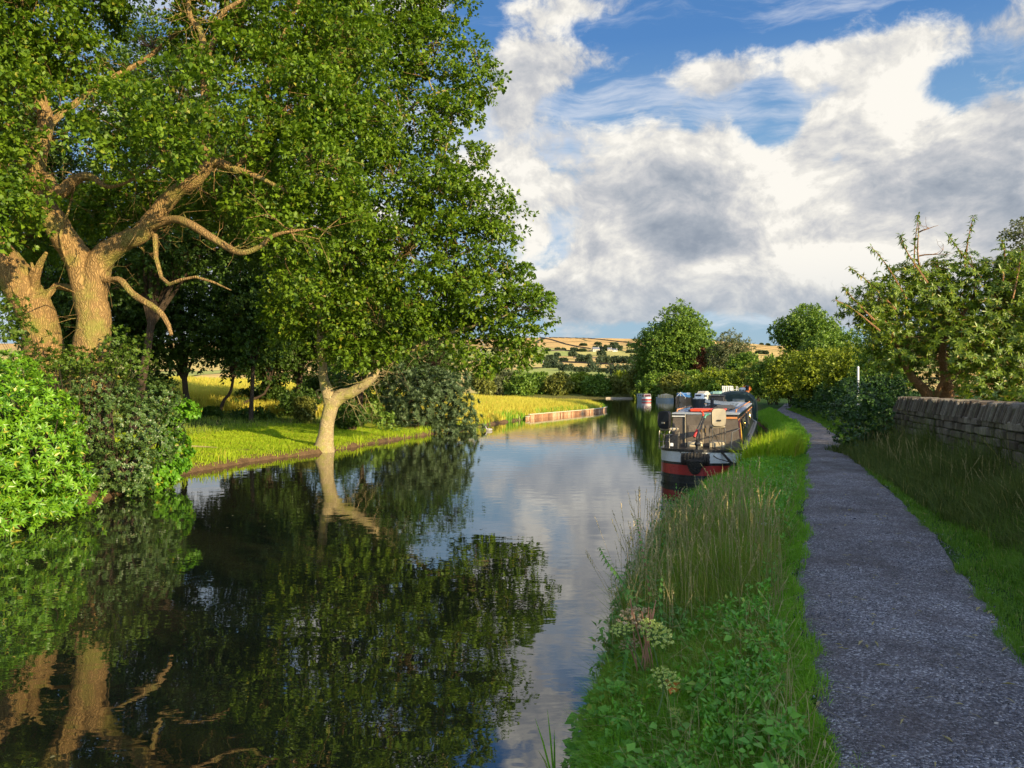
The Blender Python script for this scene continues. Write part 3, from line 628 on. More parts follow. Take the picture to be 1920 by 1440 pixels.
bl = [((-9.3+random.uniform(-.7, .5), 10.2+random.uniform(-1.3, 1.2), random.uniform(.7, 2.0)), (.95, .95, .8)) for _ in range(9)]
_, cen = rosettes('foliage', bl, 18, 10, .15, .05, rhodo_leaf, rh2, loc, tilt=.7)
stems_obj(rh2, loc, (-9.4, 10.2, .2), cen, dark_bark, 40, .03)
loc = (-8.7, 17.2, gz(-8.7, 17.2)); hb = empty('holly_bush', loc, 'dark small-leaved bush between the rhododendron and the bright low shrub', 'shrub')
bl = pxblobs([(225, 790, 17.5, 80, 70), (180, 730, 17.4, 70, 45), (285, 810, 18, 60, 65), (235, 870, 17, 60, 50), (150, 800, 17, 50, 80), (290, 745, 18.2, 50, 35), (190, 890, 16.8, 40, 40), (240, 915, 17, 50, 22)], depth=.9, flat=1)
_, cen = rosettes('foliage', bl, 60, 10, .062, .036, holly_leaf, hb, loc, shell=.7, tilt=.9, shape='q')
stems_obj(hb, loc, (-8.9, 17.4, .2), cen, dark_bark, 60, .025)
loc = (-8.6, 18.9, gz(-8.6, 18.9)); sb = empty('sycamore_shrub', loc, 'vivid green low shrub with broad leaves arching over the lawn edge', 'shrub')
bl = pxblobs([(298, 880, 18.4, 46, 36), (330, 850, 19, 30, 40), (332, 770, 19.2, 42, 22), (268, 908, 17.8, 42, 20), (310, 800, 19.2, 30, 30), (300, 925, 18.2, 30, 14)], depth=1, flat=1)
_, cen = rosettes('foliage', bl, 46, 8, .11, .085, shrub_leaf, sb, loc, shell=.7, tilt=.9)
stems_obj(sb, loc, (-8.7, 19, .2), cen, dark_bark, 40, .02)
loc = (-9.6, 17.0, gz(-9.6, 17.0)); ss = empty('hawthorn_shrub', loc, 'loose thin-leaved hawthorn scrambling up the oak trunk bases', 'shrub')
bl = pxblobs([(40, 620, 17, 70, 40), (150, 675, 16.8, 80, 30), (210, 640, 17.2, 50, 34), (250, 660, 17.6, 50, 34), (90, 680, 16.6, 90, 34), (240, 690, 17.4, 60, 26), (20, 570, 17.2, 40, 20)], depth=.8, flat=1)
_, cen = rosettes('foliage', bl, 30, 9, .065, .045, oak_leaf2, ss, loc, shell=.2, tilt=.9, shape='q', holes=[(170, 610, 34, 45, 99), (85, 590, 30, 30, 99)])
stems_obj(ss, loc, (-9.6, 17.0, .3), cen, dark_bark, 60, .012)
loc = (-3.7, 42.5, gz(-3.7, 42.5)); wb = empty('willow_bush', loc, 'big dark grey-green willow bush bulging over the water beyond the leaning oak', 'shrub')
bl = pxblobs([(830, 750, 43, 55, 52), (785, 775, 42, 45, 50), (865, 785, 43, 32, 38), (755, 735, 45, 40, 48), (850, 718, 44.5, 34, 24), (893, 806, 44, 24, 10), (800, 720, 44, 45, 30), (840, 810, 41.5, 50, 18)], depth=.8, flat=1)
_, cen = rosettes('foliage', bl, 9, 16, .26, .06, willow_leaf, wb, loc, shell=.6, tilt=.5, shape='q', jitter=.4)
stems_obj(wb, loc, (-4.2, 43.5, .3), cen, dark_bark, 40, .05)
loc = (-6.9, 41.0, gz(-6.9, 41.0)); gb = empty('bramble_bush', loc, 'small lit bramble bush at the foot of the dark willow', 'shrub')
bl = pxblobs([(722, 790, 39, 24, 22), (700, 770, 40, 22, 20), (740, 812, 38, 22, 14)], depth=.8, flat=1)
_, cen = rosettes('foliage', bl, 14, 9, .14, .09, far_leaf, gb, loc, shell=.5, tilt=.9, shape='q')

# ================================================================== general tree builder
def tree(name, label, cat, px, ytop, ylow, wpx, d, leaf, barkm=dark_bark, trunk_px=8, base=None, lean=0, nb=7, cover=5.0, group=None, leaf_k=.0030, forks=3, zfun=gz, openness=.5, seed=0, bushy=False, asp=.62, rfrac=.2):
    random.seed(1000+seed); X = (px-960)/F*d if base is None else base; z0 = zfun(X, d)-.1
    cx = (px-960)/F*d; zt = H-(ytop-YH)/F*d; zl = H-(ylow-YH)/F*d; rx = wpx*d/F/2; rz = (zt-zl)/2; cz = (zt+zl)/2
    root = empty(name, (X, d, z0), label, cat, group); loc = (X, d, z0); bl = []
    for i in range(nb):
        a = 2*math.pi*i/nb+random.uniform(-.3, .3); q = random.uniform(.35, .62); zz = cz+rz*random.uniform(-.55, .6)
        s = random.uniform(.36, .52)*(1.1-.35*max(0, (zz-cz)/rz)); bl.append(((cx+rx*q*math.cos(a)*(1.2-.4*abs(zz-cz)/rz), d+rx*q*math.sin(a)*.8, zz), (rx*s, rx*s, min(rz*s, rx*s)*1.0+.15*rz*s)))
    bl.append(((cx, d, cz+rz*.5), (rx*.42, rx*.42, rz*.5))); bl.append(((cx, d, cz-rz*.2), (rx*.6, rx*.6, rz*.7)))
    L = max(.07, d*leaf_k); W = L*asp; nl = cover*math.pi*rx*rz*2/(L*W*.5)
    cr = max(rx, rz)*rfrac; area = sum(4*math.pi*r[0]*r[2] for _, r in bl); per = 1.6/(cr*cr); m_ = max(6, int(nl/(area*per+1)))
    mb = MB(); an = []; tw = trunk_px*d/F/2; mid = np.array([X*.6+cx*.4+lean*.5, d, z0+(max(zl, z0+.3)-z0)*.6+.25*rz])
    if not bushy:
        an += limb(mb, [np.array([X, d, z0-.2, tw*1.35]), np.array([X+(mid[0]-X)*.4, d, z0+(mid[2]-z0)*.4, tw]), np.append(mid, tw*.85), np.array([cx, d, cz+rz*.3, tw*.4])], 9, 4, .12)[8:]
        for c, r in bl: an += limb(mb, [np.append(mid, tw*.5), np.append(mid+(np.array(c)-mid)*.5+np.array([0, 0, .1*rz]), tw*.3), np.append(np.array(c)+np.array([0, 0, r[2]*.3]), tw*.1)], 5, 3, .12)
    else:
        for c, r in bl: an += limb(mb, [np.array([X+random.uniform(-.2, .2)*rx, d, z0, .05]), np.append(np.array(c), .02)], 4, 2)
    mb.build('trunk' if not bushy else 'stems', barkm, root, loc, smooth=True)
    crown_obj(root, loc, bl, per, m_, L, W, leaf, an, barkm, (), (cr*.6, cr*1.15), r0=tw*.15, shape='q', twigs=(d < 60 and not bushy), name='crown' if not bushy else 'foliage')
    return root
# --- the shaded wood behind the lawn on the left
G = 'shaded trees behind the lawn'
for i, (px, base_px, yt, yl, wp, d, tp, ln, lab) in enumerate([
    (330, 357, 400, 705, 200, 40, 12, 0, 'straight brown tree nearest the bright shrub, lit on its lower trunk'),
    (250, 300, 440, 690, 170, 43, 12, -1, 'dark tree with kinked trunk just left of the straight brown one'),
    (440, 408, 470, 700, 150, 46, 6, 1, 'thin tree slanting to the right in front of the yellow field'),
    (500, 430, 520, 705, 130, 47, 5, 3, 'thinnest tree, slanting steeply above the brushwood'),
    (500, 493, 420, 700, 190, 52, 10, 0, 'dark upright tree in the middle of the shaded wood'),
    (560, 548, 440, 705, 170, 49, 13, .6, 'thick black trunk just left of the pale leaning oak'),
    (690, 672, 430, 700, 190, 46, 10, 0, 'brown trunk just right of the pale leaning oak'),
    (790, 760, 560, 720, 170, 52, 9, 0, 'dark tree rising behind the willow bush'),
    (120, 130, 380, 680, 220, 38, 14, 0, 'shaded tree half hidden behind the great oak'),
    (620, 610, 620, 770, 130, 60, 6, 0, 'low dark thorn tree deep in the wood'),
    (330, 250, 60, 560, 420, 30, 16, 0, 'tall shaded oak filling the gap behind the great oak crown'),
    (480, 470, 300, 690, 200, 40, 8, 0, 'slim shaded tree between the two pale oaks'),
    (60, 60, 100, 640, 260, 31, 14, 0, 'shaded tree filling the far left edge behind the leaning trunk')]):
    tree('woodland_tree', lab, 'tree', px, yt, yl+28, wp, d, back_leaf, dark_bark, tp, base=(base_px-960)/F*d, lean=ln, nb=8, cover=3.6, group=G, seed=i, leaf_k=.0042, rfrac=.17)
for i, (px, yt, yb, wp, d, mt, lab) in enumerate([
    (470, 725, 785, 80, 52, back_leaf, 'dark brush at the foot of the slanting thin trees'),
    (560, 735, 790, 90, 45, back_leaf, 'shaded undergrowth below the thick black trunk'),
    (570, 745, 792, 45, 41, far_olive, 'dry sunlit thorn bush left of the pale leaning oak'),
    (660, 760, 800, 60, 38, back_leaf, 'dark gorse bush right of the pale leaning oak'),
    (720, 720, 790, 120, 52, back_leaf, 'dark thicket filling the gap behind the leaning oak'),
    (640, 700, 770, 120, 58, back_leaf, 'far shaded thicket behind the pale trunk'),
    (345, 752, 786, 60, 47, back_leaf, 'dark low bush behind the straight brown trunk'),
    (640, 735, 800, 50, 40, back_leaf, 'dark bush touching the right of the pale oak trunk'),
    (480, 765, 796, 90, 42, back_leaf, 'low nettle bank along the shaded edge of the lawn'),
    (575, 720, 770, 50, 56, back_leaf, 'small dark bush seen left of the pale oak fork'),
    (450, 748, 786, 70, 48, back_leaf, 'low dark brambles at the back edge of the sunny lawn'),
    (520, 712, 786, 56, 50, back_leaf, 'leafy saplings between the middle trunks of the wood'),
    (602, 700, 785, 60, 53, back_leaf, 'dark holly-like bush just behind the pale leaning oak'),
    (395, 765, 792, 40, 42, back_leaf, 'small dark bush beside the straight brown trunk'),
    (270, 700, 800, 120, 46, back_leaf, 'shaded thicket behind the small-leaved bush')]):
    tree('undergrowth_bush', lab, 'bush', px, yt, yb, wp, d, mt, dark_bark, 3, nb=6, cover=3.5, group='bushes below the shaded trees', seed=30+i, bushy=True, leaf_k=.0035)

# --- trees of the far bank and the bend
G = 'round trees along the bend of the canal'
zbend = lambda x, y: 1.0
for i, (px, yt, yb, wp, d, mt, lab) in enumerate([
    (930, 690, 742, 80, 190, far_dull, 'leftmost pale olive tree beyond the golden meadow'),
    (905, 700, 738, 50, 150, far_olive, 'small willow touching the left end of the meadow'),
    (975, 697, 745, 60, 188, far_leaf, 'dark green round tree above the meadow, left of the olive one'),
    (1015, 700, 745, 50, 192, far_leaf, 'second dark round tree above the meadow'),
    (1048, 701, 746, 50, 189, far_olive, 'olive round tree in the middle of the row'),
    (1085, 700, 745, 62, 194, far_yellow, 'yellow-green crown over a dark hollow in the row'),
    (1120, 704, 746, 52, 188, far_leaf, 'green tree above the tip of the meadow'),
    (1150, 707, 746, 44, 190, far_olive, 'olive bush right of the meadow tip'),
    (1172, 700, 745, 54, 195, far_yellow, 'bright lime-green round tree before the tall dark ones'),
    (1196, 680, 746, 56, 185, far_olive, 'brownish tree beside the tall green tree'),
    (1205, 733, 752, 40, 176, far_yellow, 'low waterside bush left of the grey moored boat')]):
    tree('waterside_tree', lab, 'tree', px, yt, yb, wp, d, mt, dark_bark, 4, nb=7, cover=5, group=G, seed=60+i, zfun=gz if d < 185 else zbend, leaf_k=.0036)
tree('tall_tree', 'tallest broad green tree beyond the moored boats', 'tree', 1268, 563, 745, 120, 172, far_leaf, dark_bark, 8, nb=13, cover=6, seed=80, leaf_k=.0030, rfrac=.15)
tree('tall_tree', 'second broad tree leaning left of the tallest crown', 'tree', 1232, 600, 745, 90, 178, far_leaf, dark_bark, 6, nb=10, cover=5.5, seed=86, leaf_k=.0030, rfrac=.15)
tree('tall_tree', 'tall bluish green tree right of the tallest one', 'tree', 1318, 598, 740, 80, 182, far_leaf, dark_bark, 7, nb=9, cover=5, seed=81, leaf_k=.0030, rfrac=.15)
tree('tall_tree', 'pale feathery willow with drooping twigs right of the copper tree', 'tree', 1368, 618, 735, 84, 165, far_dull, dark_bark, 6, nb=9, cover=4.5, seed=82, leaf_k=.0030, asp=.4)
tree('copper_tree', 'small rust-red tree between the tall green crowns', 'tree', 1312, 650, 702, 30, 169, far_red, dark_bark, 4, nb=5, cover=2, seed=83, leaf_k=.0030)
for i, (px, yt, yb, wp, d, mt, lab) in enumerate([
    (1268, 700, 748, 60, 150, far_olive, 'olive bush right behind the blue moored boat'),
    (1300, 695, 748, 60, 150, far_leaf, 'green bush between the blue boat and the white cruiser'),
    (1225, 700, 748, 60, 165, far_leaf, 'dark bush behind the grey moored boat'),
    (1335, 690, 745, 70, 140, far_yellow, 'yellow-green bush behind the white cruiser'),
    (1372, 695, 742, 60, 135, far_yellow, 'yellow bush above the black narrowboat roof'),
    (1405, 690, 742, 60, 110, far_yellow, 'brightest yellow-green bush above the moored hood'),
    (1350, 715, 752, 60, 136, far_leaf, 'low dark bush at the water behind the cruiser'),
    (1300, 722, 752, 50, 148, far_leaf, 'low green bush at the water edge between boats'),
    (1395, 665, 720, 60, 150, far_leaf, 'soft green tree below the far right hill')]):
    tree('bank_bush', lab, 'bush', px, yt, yb, wp, d, mt, dark_bark, 3, nb=7, cover=4.5, group='bushes behind the far boats', seed=90+i, bushy=True, leaf_k=.0034)
# --- right side, beyond the wall
tree('ash_tree', 'airy ash tree against the sky above the path bend', 'tree', 1515, 570, 660, 130, 62, far_leaf, dark_bark, 8, nb=9, cover=2.6, seed=110, leaf_k=.0036, rfrac=.15)
tree('poplar_tree', 'grey-green treetop at the right edge behind the broad shrub', 'tree', 1925, 405, 640, 110, 30, far_dull, dark_bark, 9, nb=8, cover=2.6, seed=111, leaf_k=.004)
for i, (px, yt, yb, wp, d, mt, lab) in enumerate([
    (1450, 668, 745, 90, 78, far_leaf, 'farthest hedgerow thorn where the path vanishes'),
    (1490, 640, 745, 110, 68, far_yellow, 'sunlit yellow-green thorn left of the ash tree'),
    (1560, 622, 745, 120, 56, far_leaf, 'green thorn under the right side of the ash tree'),
    (1530, 655, 750, 110, 50, far_yellow, 'lime thorn bush in the middle of the hedgerow'),
    (1600, 640, 760, 110, 42, far_yellow, 'yellow-green thorn behind the white post'),
    (1650, 600, 760, 120, 36, far_leaf, 'dark hedgerow tree left of the long-leaved tree'),
    (1420, 682, 745, 60, 95, far_olive, 'small olive thorn at the left end of the hedgerow')]):
    tree('hedgerow_thorn', lab, 'tree', px, yt, yb, wp, d, mt, dark_bark, 4, nb=8, cover=4, group='thorns of the hedgerow beside the path', seed=120+i, bushy=True, leaf_k=.0036, rfrac=.15)
# hedge along the path
bl = []
for y in np.concatenate([np.arange(21, 50, 1.1), np.arange(50, 84, 1.8)]):
    xr = float(np.interp(y, PRy, PR)); s = .8+.02*(y-20)
    for k in range(2):
        zc = .6+random.uniform(.45, .7)+k*.85; bl.append(((xr+1.0+s*.6+k*.35+random.uniform(-.2, .2), y, zc), (s*random.uniform(.75, 1), s, .72)))
loc = (11.5, 22, gz(11.5, 22)); hd = empty('hedge', loc, 'long dark green hedge beside the right of the path', 'hedge')
cen, rad, out = clumps(bl, 3.4, shell=.6, rcr=(.22, .42)); p, D, N, l, w_ = fill(cen, rad, out, 34, .085, .055); k = np.clip(p[:, 1]/26, 1, 3)
leaf_obj('foliage', p, D, N, l*k, w_*k, hedge_leaf, hd, loc)
# --- the long-leaved tree behind the wall
loc = (10.7, 19.6, .6); ch = empty('cherry_tree', loc, 'many-stemmed long-leaved cherry with orange trunks right behind the stone wall', 'tree')
mb = MB(); an = []
an += limb(mb, pxl([(1742, 880, 19.6, 32), (1742, 770, 19.6, 26), (1741, 748, 19.5, 22), (1730, 728, 19.4, 18), (1708, 705, 19.2, 14), (1690, 670, 19, 9), (1670, 620, 18.8, 6), (1640, 580, 18.6, 4)]), 12)
an += limb(mb, pxl([(1774, 880, 19.6, 34), (1773, 760, 19.6, 27), (1777, 735, 19.6, 22), (1769, 690, 19.5, 14), (1768, 655, 19.4, 12), (1774, 615, 19.2, 11), (1768, 570, 19, 8), (1745, 520, 18.8, 5)]), 12)
an += limb(mb, pxl([(1758, 765, 19.6, 12), (1757, 740, 19.4, 10), (1768, 715, 19.2, 8), (1800, 680, 19, 7), (1840, 620, 18.6, 6), (1870, 560, 18.4, 4)]), 9)
an += limb(mb, pxl([(1840, 810, 18.6, 18), (1862, 778, 18.4, 17), (1890, 760, 18.2, 15), (1925, 735, 18, 12), (1960, 680, 18, 8)]), 10)
an += limb(mb, pxl([(1888, 770, 18.2, 9), (1868, 790, 18.3, 9), (1850, 830, 18.4, 8)]), 8)
an += limb(mb, pxl([(1774, 640, 19.2, 7), (1800, 600, 18.8, 5), (1830, 540, 18.6, 4), (1820, 480, 18.5, 2)]), 8)
an += limb(mb, pxl([(1768, 575, 19, 6), (1735, 540, 18.6, 5), (1722, 480, 18.4, 3), (1724, 420, 18.3, 1.5)]), 7)
side_twigs(mb, an, 60, (.008, .02), (.4, 1.1))
shoots = [[(1715, 520, 18.4), (1716, 460, 18.3), (1724, 402, 18.2)], [(1810, 500, 18.2), (1816, 450, 18.1), (1826, 405, 18.1)], [(1840, 520, 18.2), (1800, 470, 18.1), (1778, 440, 18)], [(1700, 560, 18), (1665, 500, 17.9), (1634, 462, 17.8)],
    [(1680, 580, 18), (1630, 530, 17.9), (1592, 500, 17.8)], [(1640, 600, 18), (1600, 560, 17.9), (1584, 538, 17.8)], [(1650, 620, 18), (1600, 580, 17.8), (1566, 562, 17.7)], [(1880, 540, 17.8), (1885, 480, 17.7), (1880, 452, 17.6)],
     [(1740, 530, 18), (1700, 470, 17.9), (1690, 440, 17.9)], [(1900, 560, 17.5), (1912, 500, 17.5), (1915, 470, 17.5)]]
sp_ = []; sdv = []
for s in shoots:
    pts = spline([P(*q) for q in s], 8); mb.tube(pts, list(np.linspace(.022, .006, len(pts))), 5)
    for q in pts[5:]:
        for _ in range(5): sp_.append(q); sdv.append(rdir(1)[0]*.8+np.array([0, 0, -.35]))
mb.build('trunk', red_bark, ch, loc, smooth=True)
bl = pxblobs([(1740, 560, 18.8, 80, 55), (1665, 600, 18.6, 60, 48), (1850, 570, 18.4, 80, 70), (1615, 585, 18.4, 45, 24), (1800, 650, 18.2, 80, 55), (1890, 660, 18, 60, 70), (1690, 660, 19, 60, 44), (1930, 540, 18, 60, 70), (1780, 510, 18.6, 60, 36),
    (1650, 550, 18.2, 50, 28), (1840, 720, 18, 60, 36), (1920, 730, 17.6, 50, 50), (1700, 520, 18.5, 50, 28), (1880, 500, 18.2, 50, 28), (1990, 620, 17.6, 70, 90), (1740, 620, 20.5, 110, 80), (1860, 640, 20.5, 110, 100)], depth=.8, flat=1)
_, cen = rosettes('crown', bl, 30, 12, .135, .045, cherry_leaf, ch, loc, shell=.3, tilt=.8, droop=.55, jitter=.5, holes=[(1752, 735, 30, 34, 99), (1772, 660, 12, 30, 19.2), (1865, 780, 45, 20, 99)])
sp_ = np.array(sp_); sdv = unit(np.array(sdv)); leaf_obj('shoot_leaves', sp_, sdv, unit(rdir(len(sp_))*.4+np.array([0, 0, 1])), rng.uniform(.11, .17, len(sp_)), .045, cherry_leaf, ch, loc, shape='f')
twig_obj('twigs', an, cen[::5], red_bark, ch, loc, r0=.016, r1=.004)

# unseen trees added to keep the near bank in shade
G = 'unseen trees added to shade the near bank'
for i, (x_, y_, hgt, r, lab) in enumerate([(8.8, 2.5, 4.5, 2.5, 'unseen shade tree nearest the viewer, outside the right of the picture'), (7.8, -2.5, 4.2, 2.6, 'unseen shade tree level with the viewer, outside the picture'),
    (9.9, 6.8, 4.2, 2.1, 'small unseen shade tree just outside the right edge, behind the wall')]):
    random.seed(500+i); root = empty('shade_tree', (x_, y_, .6), lab, 'tree', G); loc = (x_, y_, .6); bl = [((x_+random.uniform(-.6, .6)*r, y_+random.uniform(-.7, .7)*r, .6+hgt*random.uniform(.3, .75)), (r*.55, r*.6, hgt*.26)) for _ in range(9)]
    mb = MB(); an = limb(mb, [np.array([x_, y_, .3, .16]), np.array([x_, y_, .6+hgt*.4, .11]), np.array([x_, y_, .6+hgt*.8, .04])], 9); mb.build('trunk', dark_bark, root, loc, smooth=True)
    crown_obj(root, loc, bl, 2.2, 30, .2, .13, oak_leaf2, an, dark_bark, (), (.35, .6))

# ================================================================== dry-stone wall, ivy, post
m, t, b = base_mat('wall_stone'); g = t.nodes.new('ShaderNodeNewGeometry'); gp = g.outputs['Position']
c0 = ramp(t, g.outputs['Random Per Island'], [(0, (.07, .052, .038)), (.4, (.15, .118, .085)), (.75, (.21, .18, .14)), (1, (.30, .26, .20))])
nn_ = noise(t, gp, 14, 8, .7); lich = noise(t, gp, 5, 4, .6)
c1 = mixc(t, 1.0, c0, ramp(t, nn_, [(.3, .55), (.7, 1.25)]), 'MULTIPLY'); c1 = mixc(t, ramp(t, lich, [(.55, 0.0), (.7, .6)]), c1, (.13, .14, .07))
t.links.new(c1, b.inputs['Base Color']); b.inputs['Roughness'].default_value = .92; bump(t, b, nn_, .9, .02)
wall_m = m
def wpt(d): return np.array([np.interp(d, WY, WX), d])
wloc = (8.0, 13.0, .7); wall = empty('stone_wall', wloc, 'weathered dry-stone wall with tilted coping slabs beside the towpath', 'wall')
dirw = np.array([9.62-7.2, 18.9-10.7]); dirw /= np.linalg.norm(dirw); nw = np.array([-dirw[1], dirw[0]]); ang = math.atan2(dirw[1], dirw[0])
mb = MB(); random.seed(5)
zb = .62; zc = zb
while zc < 1.9:
    hgt = random.uniform(.085, .17); d = 8.6
    while d < 18.9:
        ln = random.uniform(.14, .40); c = wpt(d+ln*dirw[1]/2); off = random.uniform(-.03, .03); q_ = random.uniform(-.014, .012)
        mb.box((c[0]+nw[0]*(.14+off), c[1]+nw[1]*(.14+off), zc+hgt/2+q_/2), (ln-.02, .16, hgt-.014+q_), rz=ang+random.uniform(-.03, .03), rx=random.uniform(-.05, .05), ry=random.uniform(-.035, .035), bev=.016, taper=random.uniform(.9, 1))
        d += ln*dirw[1]
    zc += hgt
zz = zb
while zz < 1.9:      # end face
    c = wpt(18.95); mb.box((c[0]-nw[0]*.02, c[1], zz+.07), (.16, .44, .125), rz=ang, bev=.02); zz += .135
stones = mb.build('wall_stones', wall_m, wall, wloc)
mb = MB(); ys_ = [-13, 0, 10.7, 18.8]; rg = []
for d in ys_:
    c = wpt(d); rg.append([(c[0]+nw[0]*s-0, c[1]+nw[1]*s, z_) for s, z_ in ((-.2, .4), (.075, .4), (.075, 1.88), (-.2, 1.88))])
mb.loft(rg); mb.build('wall_core', paint('wall_core_stone', (.09, .075, .06), .95, .4, 12, bmp=.8), wall, wloc)
mb = MB(); d = -12.0; lean = .38
while d < 18.75:
    th = random.uniform(.035, .085); c = wpt(d); hh_ = random.uniform(.20, .29); b_ = (c[0]-nw[0]*.02, c[1]-nw[1]*.02, 1.9+hh_/2)
    mb.box(b_, (th*.96, .50+random.uniform(-.04, .04), hh_+.05), rz=ang+random.uniform(-.03, .03), ry=-lean+random.uniform(-.05, .05), bev=.018, taper=.8); d += th*1.04*dirw[1]
mb.build('coping', wall_m, wall, wloc)

iloc = (9.3, 18.6, .7); ivy = empty('ivy', iloc, 'dark ivy smothering the far end of the stone wall', 'ivy')
bl = pxblobs([(1632, 775, 19.3, 40, 48), (1645, 835, 18.8, 36, 32), (1605, 755, 20.5, 40, 40), (1680, 765, 19.2, 26, 20), (1612, 800, 20, 34, 44), (1665, 805, 18.75, 14, 40), (1650, 735, 20, 40, 20), (1612, 848, 19.2, 26, 28), (1632, 868, 18.6, 24, 18), (1590, 800, 20.6, 26, 44)], depth=.6, flat=1)
cen, rad, out = clumps(bl, 16, shell=.8, rcr=(.12, .25)); p, D, N, l, w_ = fill(cen, rad, out, 16, .085, .075, droop=.9, flat=1); leaf_obj('foliage', p, D, N, l, w_, ivy_leaf, ivy, iloc, shape='f')
mb = MB()
cw = cen[(960+F*cen[:, 0]/cen[:, 1]) > 1648]
for i in range(24): c = cw[random.randrange(len(cw))]; mb.tube([(c[0]+.25, c[1]+.1, .65), (c[0], c[1], c[2])], [.012, .005], 4, cap=False)
mb.build('stems', dark_bark, ivy, iloc)
ploc = P(1609, 770, 26.5); mb = MB(); mb.tube([ploc*[1, 1, 0]+np.array([0, 0, .5]), P(1609, 690, 26.5)], .035, 10); mb.tube([P(1609, 690, 26.5), P(1609, 687, 26.5)], [.04, .03], 10)
tag(mb.build('marker_post', paint('white_post_paint', (.75, .76, .78), .5, .1), None, tuple(ploc*[1, 1, 0]+np.array([0, 0, .5]))), 'thin white post standing up out of the hedge beside the ivy', 'post')

# ================================================================== narrowboats
black_p = paint('black_paint', (.018, .018, .02), .35, .3, 3, dirt=(.06, .055, .05)); white_p = paint('white_paint', (.72, .72, .68), .4, .1, 3, dirt=(.5, .48, .4)); red_p = paint('red_paint', (.5, .035, .03), .35, .25, 2, dirt=(.25, .03, .03))
maroon_p = paint('maroon_paint', (.10, .02, .035), .3, .2, 3); roof_p = paint('grey_roof_paint', (.36, .40, .46), .5, .2, 2, dirt=(.22, .23, .24)); orange_p = paint('orange_paint', (.7, .28, .09), .45, .15); cream_p = paint('cream_paint', (.62, .52, .34), .5, .2)
yellow_p = paint('yellow_paint', (.85, .55, .08), .4, .15); brown_p = paint('brown_door_paint', (.14, .115, .09), .55, .3, 5, dirt=(.10, .07, .05)); hatch_p = paint('red_hatch', (.75, .08, .03), .4, .15)
green_p = paint('dark_green_canvas', (.012, .035, .028), .6, .3, 5, bmp=.3); steel_p = paint('steel_tube', (.20, .19, .17), .4, .25, 8, metal=.6); seatback_p = paint('seat_back_vinyl', (.42, .36, .25), .5, .15, 4); seat_blk = paint('black_vinyl', (.015, .015, .018), .4, .2)
rope_p = paint('tarred_rope', (.045, .038, .028), .95, .6, 30, bmp=1.0); panel_p = paint('solar_glass', (.10, .16, .18), .15, .2); blue_p = paint('blue_paint', (.05, .16, .38), .35, .2); ltblue_p = paint('light_blue_paint', (.25, .45, .7), .4, .2)
tan_p = paint('tan_canvas', (.55, .45, .25), .8, .2, 4, bmp=.3); grey_p = paint('grey_hull_paint', (.26, .33, .34), .45, .2); glass_p = paint('dark_window_glass', (.02, .025, .03), .08, .3); brass_p = paint('brass', (.55, .38, .14), .3, .2, metal=.8); beige_p = paint('beige_cover', (.5, .46, .38), .85, .25, 5, bmp=.4)
wood_p = paint('plank_wood', (.35, .24, .13), .75, .3, 8)
def outline(L, B, n=10, stern=1.3, bow=3.0, grow=0.0):
    ss = [stern*(1-math.cos(math.pi/2*i/n)) for i in range(n+1)]+[L*.3, L*.6, L-bow]+[L-bow+bow*i/6 for i in range(1, 7)]
    def hw(s):
        if s < stern: return B*math.sqrt(max(0, 1-((stern-s)/stern)**2))+grow
        if s > L-bow: return max(.03, B*(1-((s-L+bow)/bow)**1.8))+grow
        return B+grow
    right = [(hw(s), s) for s in ss]; right[0] = (.0+.12, -grow)
    return right+[(-x, s) for x, s in reversed(right)]
def hull_rings(L, B, levels, **k):
    """levels: (z, grow, sheer)"""
    rings = []
    for z_, gr, sh in levels:
        o = outline(L, B, grow=gr, **k); rings.append([(x, s-(gr if s < .2 else 0), z_+sh*(.07*max(0, 1-s/3)**2+.35*max(0, (s-L+5)/5)**2)) for x, s in o])
    return rings
